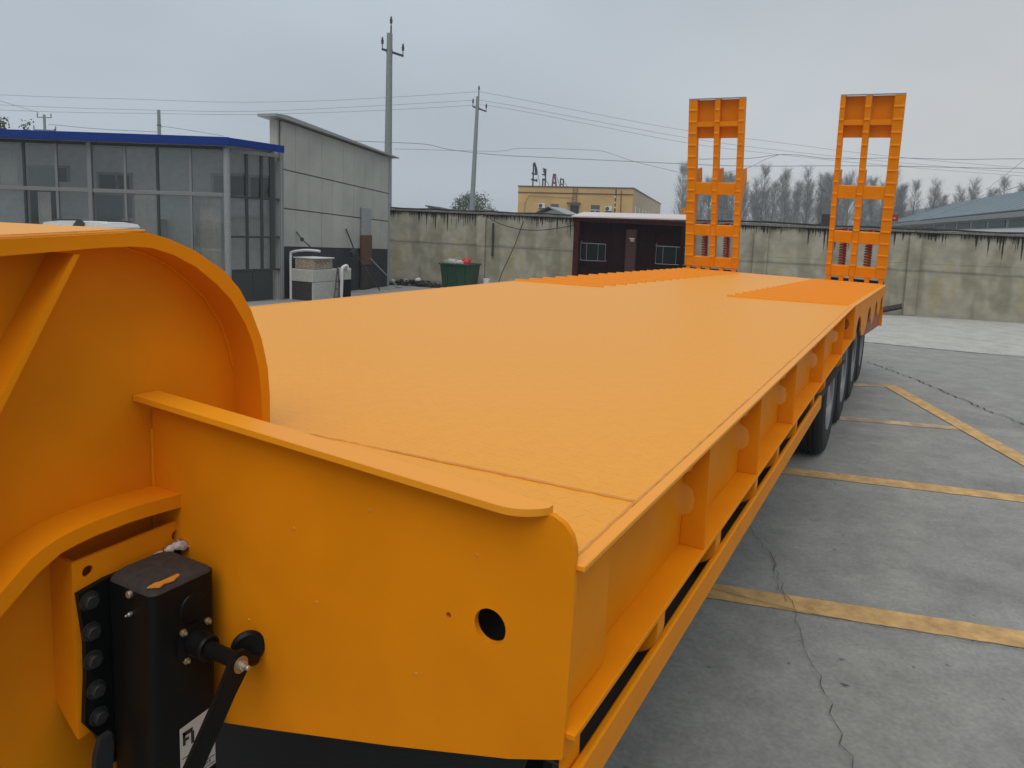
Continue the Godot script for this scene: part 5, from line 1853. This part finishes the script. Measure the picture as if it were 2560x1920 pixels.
# ---------------------------------------------------------------- things in the yard
func yard_things():
	# washing trough of white tiles
	var o := thing("wash_trough", "stained white tiled washing trough in front of the panelled house", "trough", Vector3(-13.0, 0, -13.2))
	var b := mb()
	b.box(Vector3(-0.82, 0.0, -0.9), Vector3(-0.05, 0.46, -0.02), 0.02)
	part("pedestal", b, M.soot, o)
	b = mb()
	b.box(Vector3(-0.72, 0.465, -0.95), Vector3(0.0, 0.78, 0.0), 0.015)
	part("basin", b, M.tile, o)
	b = mb()
	b.box(Vector3(-0.045, 0.0, -0.95), Vector3(0.002, 0.46, -0.015), 0.008)
	part("apron", b, M.tile, o)
	b = mb()
	b.box(Vector3(-0.66, 0.785, -0.72), Vector3(-0.02, 1.04, -0.06), 0.012)
	part("splashback", b, M.rusttile, o)
	b = mb()
	b.box(Vector3(-0.70, 1.045, -0.75), Vector3(0.02, 1.07, -0.04), 0.008)
	part("rim", b, M.white, o)
	for k in 5:
		b = mb()
		b.tube([Vector3(0.0, 0.98, -0.12 - k * 0.13), Vector3(0.05, 0.98, -0.12 - k * 0.13), Vector3(0.06, 0.93, -0.12 - k * 0.13)], 0.012, 6)
		part("tap", b, M.iron, o)
	var pw := thing("white_pipe", "white plastic pipe rising at the left of the washing trough and bent over it", "pipe", Vector3(-13.74, 0, -13.2))
	b = mb()
	b.tube(spline([Vector3(0, 0.0, 0), Vector3(0, 0.5, 0), Vector3(0, 1.1, 0), Vector3(0.06, 1.19, 0), Vector3(0.35, 1.24, 0), Vector3(0.65, 1.26, 0), Vector3(0.98, 1.25, 0)], 4), 0.032, 8)
	part("pipe", b, M.white, pw)
	# second tap stand
	var s2 := thing("tap_stand", "white upright tap stand with a short basin right of the trough", "tap stand", Vector3(-12.8, 0, -14.05))
	b = mb()
	b.tube(spline([Vector3(0, 0.0, 0.05), Vector3(0, 0.45, 0.03), Vector3(0, 0.78, 0.02), Vector3(0, 0.85, -0.05), Vector3(0, 0.86, -0.16), Vector3(0, 0.74, -0.2)], 4), 0.04, 8)
	part("pipe", b, M.white, s2)
	b = mb()
	b.box(Vector3(-0.3, 0.5, -0.36), Vector3(-0.02, 0.80, -0.09), 0.02)
	part("basin", b, M.tile, s2)
	b = mb()
	b.box(Vector3(-0.3, 0.0, -0.36), Vector3(-0.03, 0.49, -0.07), 0.01)
	part("cabinet", b, M.door_dark, s2)
	var ld := thing("small_ladder", "short black ladder leaning on the white trough", "ladder", Vector3(-12.72, 0, -13.55))
	b = mb()
	for k in 2:
		b.tube([Vector3(0.22, 0.0, 0.14 - 0.22 * k), Vector3(-0.05, 0.82, -0.28 - 0.02 * k)], 0.016, 6)
	part("rails", b, M.iron, ld)
	for k in 4:
		b = mb()
		var q := 0.15 + 0.23 * k
		b.tube([Vector3(0.22, 0, 0.14).lerp(Vector3(-0.05, 0.82, -0.28), q), Vector3(0.22, 0, -0.08).lerp(Vector3(-0.05, 0.82, -0.30), q)], 0.013, 6)
		part("rung", b, M.iron, ld)
	# green wheeled bin with rubbish
	var at := Vector3(-12.42, 0, -18.9)
	var bn := thing("rubbish_bin", "dark green wheeled rubbish bin overfilled by the stained wall", "bin", at, WALL_TURN)
	b = mb()
	var lo := [Vector3(-0.45, 0.1, 0.30), Vector3(0.45, 0.1, 0.30), Vector3(0.45, 0.1, -0.35), Vector3(-0.45, 0.1, -0.35)]
	var hi := [Vector3(-0.50, 0.78, 0.38), Vector3(0.50, 0.78, 0.38), Vector3(0.50, 0.78, -0.42), Vector3(-0.50, 0.78, -0.42)]
	var nr := [Vector3(0, -0.1, 1), Vector3(1, -0.1, 0), Vector3(0, -0.1, -1), Vector3(-1, -0.1, 0)]
	for k in 4:
		b.quad(lo[k], lo[(k + 1) % 4], hi[(k + 1) % 4], hi[k], nr[k].normalized())
	b.quad(lo[0], lo[1], lo[2], lo[3], Vector3.DOWN)
	b.quad(hi[0], hi[1], hi[2], hi[3], Vector3.UP)
	part("body", b, M.bin, bn)
	b = mb()
	b.box(Vector3(-0.54, 0.781, 0.385), Vector3(0.54, 0.83, 0.43), 0.012)
	b.box(Vector3(-0.54, 0.781, -0.46), Vector3(0.54, 0.83, -0.40), 0.012)
	b.box(Vector3(-0.55, 0.781, -0.395), Vector3(-0.48, 0.829, 0.38), 0.012)
	b.box(Vector3(0.48, 0.781, -0.395), Vector3(0.55, 0.829, 0.38), 0.012)
	part("rim", b, M.bin, bn)
	for k in [-0.3, 0.0, 0.3]:
		b = mb()
		b.obox(Vector3(k, 0.44, 0.352), Vector3(0.02, 0, 0), Vector3(0, 0.30, 0.034), Vector3(0, -0.002, 0.014), 0.005)
		part("rib", b, M.bin, bn)
	for k in [Vector3(-0.38, 0.09, 0.24), Vector3(0.38, 0.09, 0.24), Vector3(-0.38, 0.09, -0.28), Vector3(0.38, 0.09, -0.28)]:
		b = mb()
		b.lathe([Vector2(0, -0.02), Vector2(0.08, -0.02), Vector2(0.085, 0), Vector2(0.08, 0.02), Vector2(0, 0.02)], k, Vector3.RIGHT, 14)
		part("wheel", b, M.rubber, bn)
	for q in [[-0.25, 0.16, 0.22, M.tile, "crumpled white bag on the left of the bin's rubbish"], [0.02, 0.14, 0.18, M.pale_pink, "pale pink bag in the middle of the bin's rubbish"], [0.2, 0.2, 0.13, M.red, "red bag on top of the green bin"], [-0.05, 0.10, 0.22, M.tile, "greyish crumpled sheet among the bin's rubbish"]]:
		b = mb()
		blob(b, Vector3(q[2] * 1.1, q[1] * 0.6, q[2]), 0.75)
		var bag := part("rubbish_bag", b, q[3])
		bag.position = at + Basis(Vector3.UP, WALL_TURN) * Vector3(q[0], 0.80 + q[1] * 0.3, 0.0)
		tag(bag, q[4], "bag", "rubbish in the bin")
	var can := thing("paint_tin", "small pale tin standing beside the green bin", "tin", Vector3(-11.72, 0, -19.35))
	b = mb()
	b.lathe([Vector2(0, 0.10), Vector2(0.11, 0.10), Vector2(0.11, 0.35), Vector2(0.118, 0.36), Vector2(0.10, 0.37), Vector2(0, 0.36)], Vector3.ZERO, Vector3.UP, 16)
	part("body", b, M.white, can)
	b = mb()
	b.box(Vector3(-0.16, 0, -0.16), Vector3(0.16, 0.098, 0.16), 0.01)
	part("block", b, M.soot, can)
	# heap of scrap at the foot of the wall, left
	var hp := mb()
	for k in 120:
		var p := Vector3(rng.randf_range(0.1, 2.1), 0, rng.randf_range(0.35, 0.95))
		var hh := 0.16 * sin(PI * (p.x - 0.1) / 2.0)
		p.y = rng.randf() * hh + 0.02
		hp.obox(p, Vector3(rng.randf_range(0.03, 0.11), rng.randf_range(-0.03, 0.03), 0), Vector3(0, rng.randf_range(0.01, 0.035), 0), Vector3(0, 0, rng.randf_range(0.03, 0.08)).rotated(Vector3.UP, rng.randf() * 0.8), 0.004)
	var ho := part("scrap_heap", hp, M.soot)
	ho.position = wall_at()
	ho.rotation.y = WALL_TURN
	ho.set_meta("kind", "stuff")
	tag(ho, "low heap of dark scrap along the foot of the wall left of the bin", "rubbish")
	for q in [[0.45, 0.12, 0.8, M.tile, "pale crumpled scrap at the left end of the dark heap"], [1.35, 0.2, 0.75, M.white, "white scrap lying on the right half of the dark heap"], [0.95, 0.16, 0.8, M.rusttile, "brownish scrap in the middle of the dark heap"]]:
		b = mb()
		blob(b, Vector3(0.12, 0.07, 0.1), 0.4)
		var so := part("scrap", b, q[3])
		so.position = wall_at() + Basis(Vector3.UP, WALL_TURN) * Vector3(q[0], q[1], q[2])
		tag(so, q[4], "scrap", "scrap on the heap")
	# broken board by the right pilaster
	var bd := thing("broken_board", "dark broken board lying against the wall near the trailer's tail", "board", wall_at() + Basis(Vector3.UP, WALL_TURN) * Vector3(14.85, 0, 0.3), WALL_TURN)
	b = mb()
	b.obox(Vector3(0.15, 0.16, 0), Vector3(0.36, 0.10, 0), Vector3(-0.01, 0.03, 0.05), Vector3(0, -0.05, 0.03), 0.004)
	part("board", b, M.soot, bd)
	b = mb()
	b.obox(Vector3(-0.2, 0.05, 0.12), Vector3(0.25, 0.03, 0), Vector3(0, 0.03, 0), Vector3(0, 0, 0.08), 0.004)
	part("splinter", b, M.iron, bd)
	# white van in front of the glazed building
	var vn := thing("white_van", "white van parked before the glazed building, only its roof showing", "van", Vector3(-13.65, 0, -8.15), deg_to_rad(29.7))
	b = mb()
	b.prism(poly([-0.80, 0.45, 0.80, 0.45, 0.84, 0.9, 0.82, 1.12, 0.0, 1.15, -0.82, 1.12, -0.84, 0.9]), Vector3(0, 0, -1.7), Vector3.RIGHT, Vector3.UP, Vector3(0, 0, 3.6))
	part("body", b, M.white, vn)
	b = mb()
	b.prism(poly([-0.70, 1.151, 0.70, 1.151, 0.58, 1.68, -0.58, 1.68]), Vector3(0, 0, -0.5), Vector3.RIGHT, Vector3.UP, Vector3(0, 0, 0.95))
	part("windows", b, M.window, vn)
	b = mb()
	b.prism(poly([-0.62, 1.681, 0.62, 1.681, 0.63, 1.74, 0.58, 1.80, 0.3, 1.83, -0.3, 1.835, -0.58, 1.80, -0.63, 1.74]), Vector3(0, 0, -0.55), Vector3.RIGHT, Vector3.UP, Vector3(0, 0, 1.05))
	part("roof", b, M.white, vn)
	b = mb()
	b.prism(poly([-0.08, 1.70, 0.12, 1.70, 0.16, 1.80, 0.10, 1.87, 0.02, 1.84]), Vector3(0, 0, 0.505), Vector3.RIGHT, Vector3.UP, Vector3(0, 0, 0.04))
	part("roof_lamp", b, M.iron, vn)
	for sx in [-1, 1]:
		b = mb()
		b.obox(Vector3(sx * 0.5, 1.85, -0.05), Vector3(0.02, 0, 0), Vector3(0, 0.012, 0), Vector3(0, 0, 0.4), 0.006)
		part("roof_rail", b, M.iron, vn)
		for z in [-1.1, 1.25]:
			b = mb()
			b.lathe([Vector2(0, -0.09), Vector2(0.27, -0.09), Vector2(0.31, -0.05), Vector2(0.31, 0.05), Vector2(0.27, 0.09), Vector2(0.17, 0.07), Vector2(0, 0.07)], Vector3(sx * 0.76, 0.31, z), Vector3(sx, 0, 0), 20)
			part("wheel", b, M.rubber, vn)

func blob(b: MB, r: Vector3, rough: float):
	var f := FastNoiseLite.new()
	f.seed = rng.randi()
	f.frequency = 1.2
	var pt := func(i: int, j: int) -> Vector3:
		var th := PI * j / 7.0
		var ph := TAU * (i % 11) / 11.0
		var d := Vector3(sin(th) * cos(ph), cos(th), sin(th) * sin(ph))
		return d * r * (1.0 + rough * f.get_noise_3dv(d * 1.5))
	for j in 7:
		for i in 11:
			var a: Vector3 = pt.call(i, j)
			var c: Vector3 = pt.call(i + 1, j)
			var d: Vector3 = pt.call(i + 1, j + 1)
			var e: Vector3 = pt.call(i, j + 1)
			var nn := ((a + d) / 2.0).normalized()
			b.tri(a, c, d, nn)
			b.tri(a, d, e, nn)
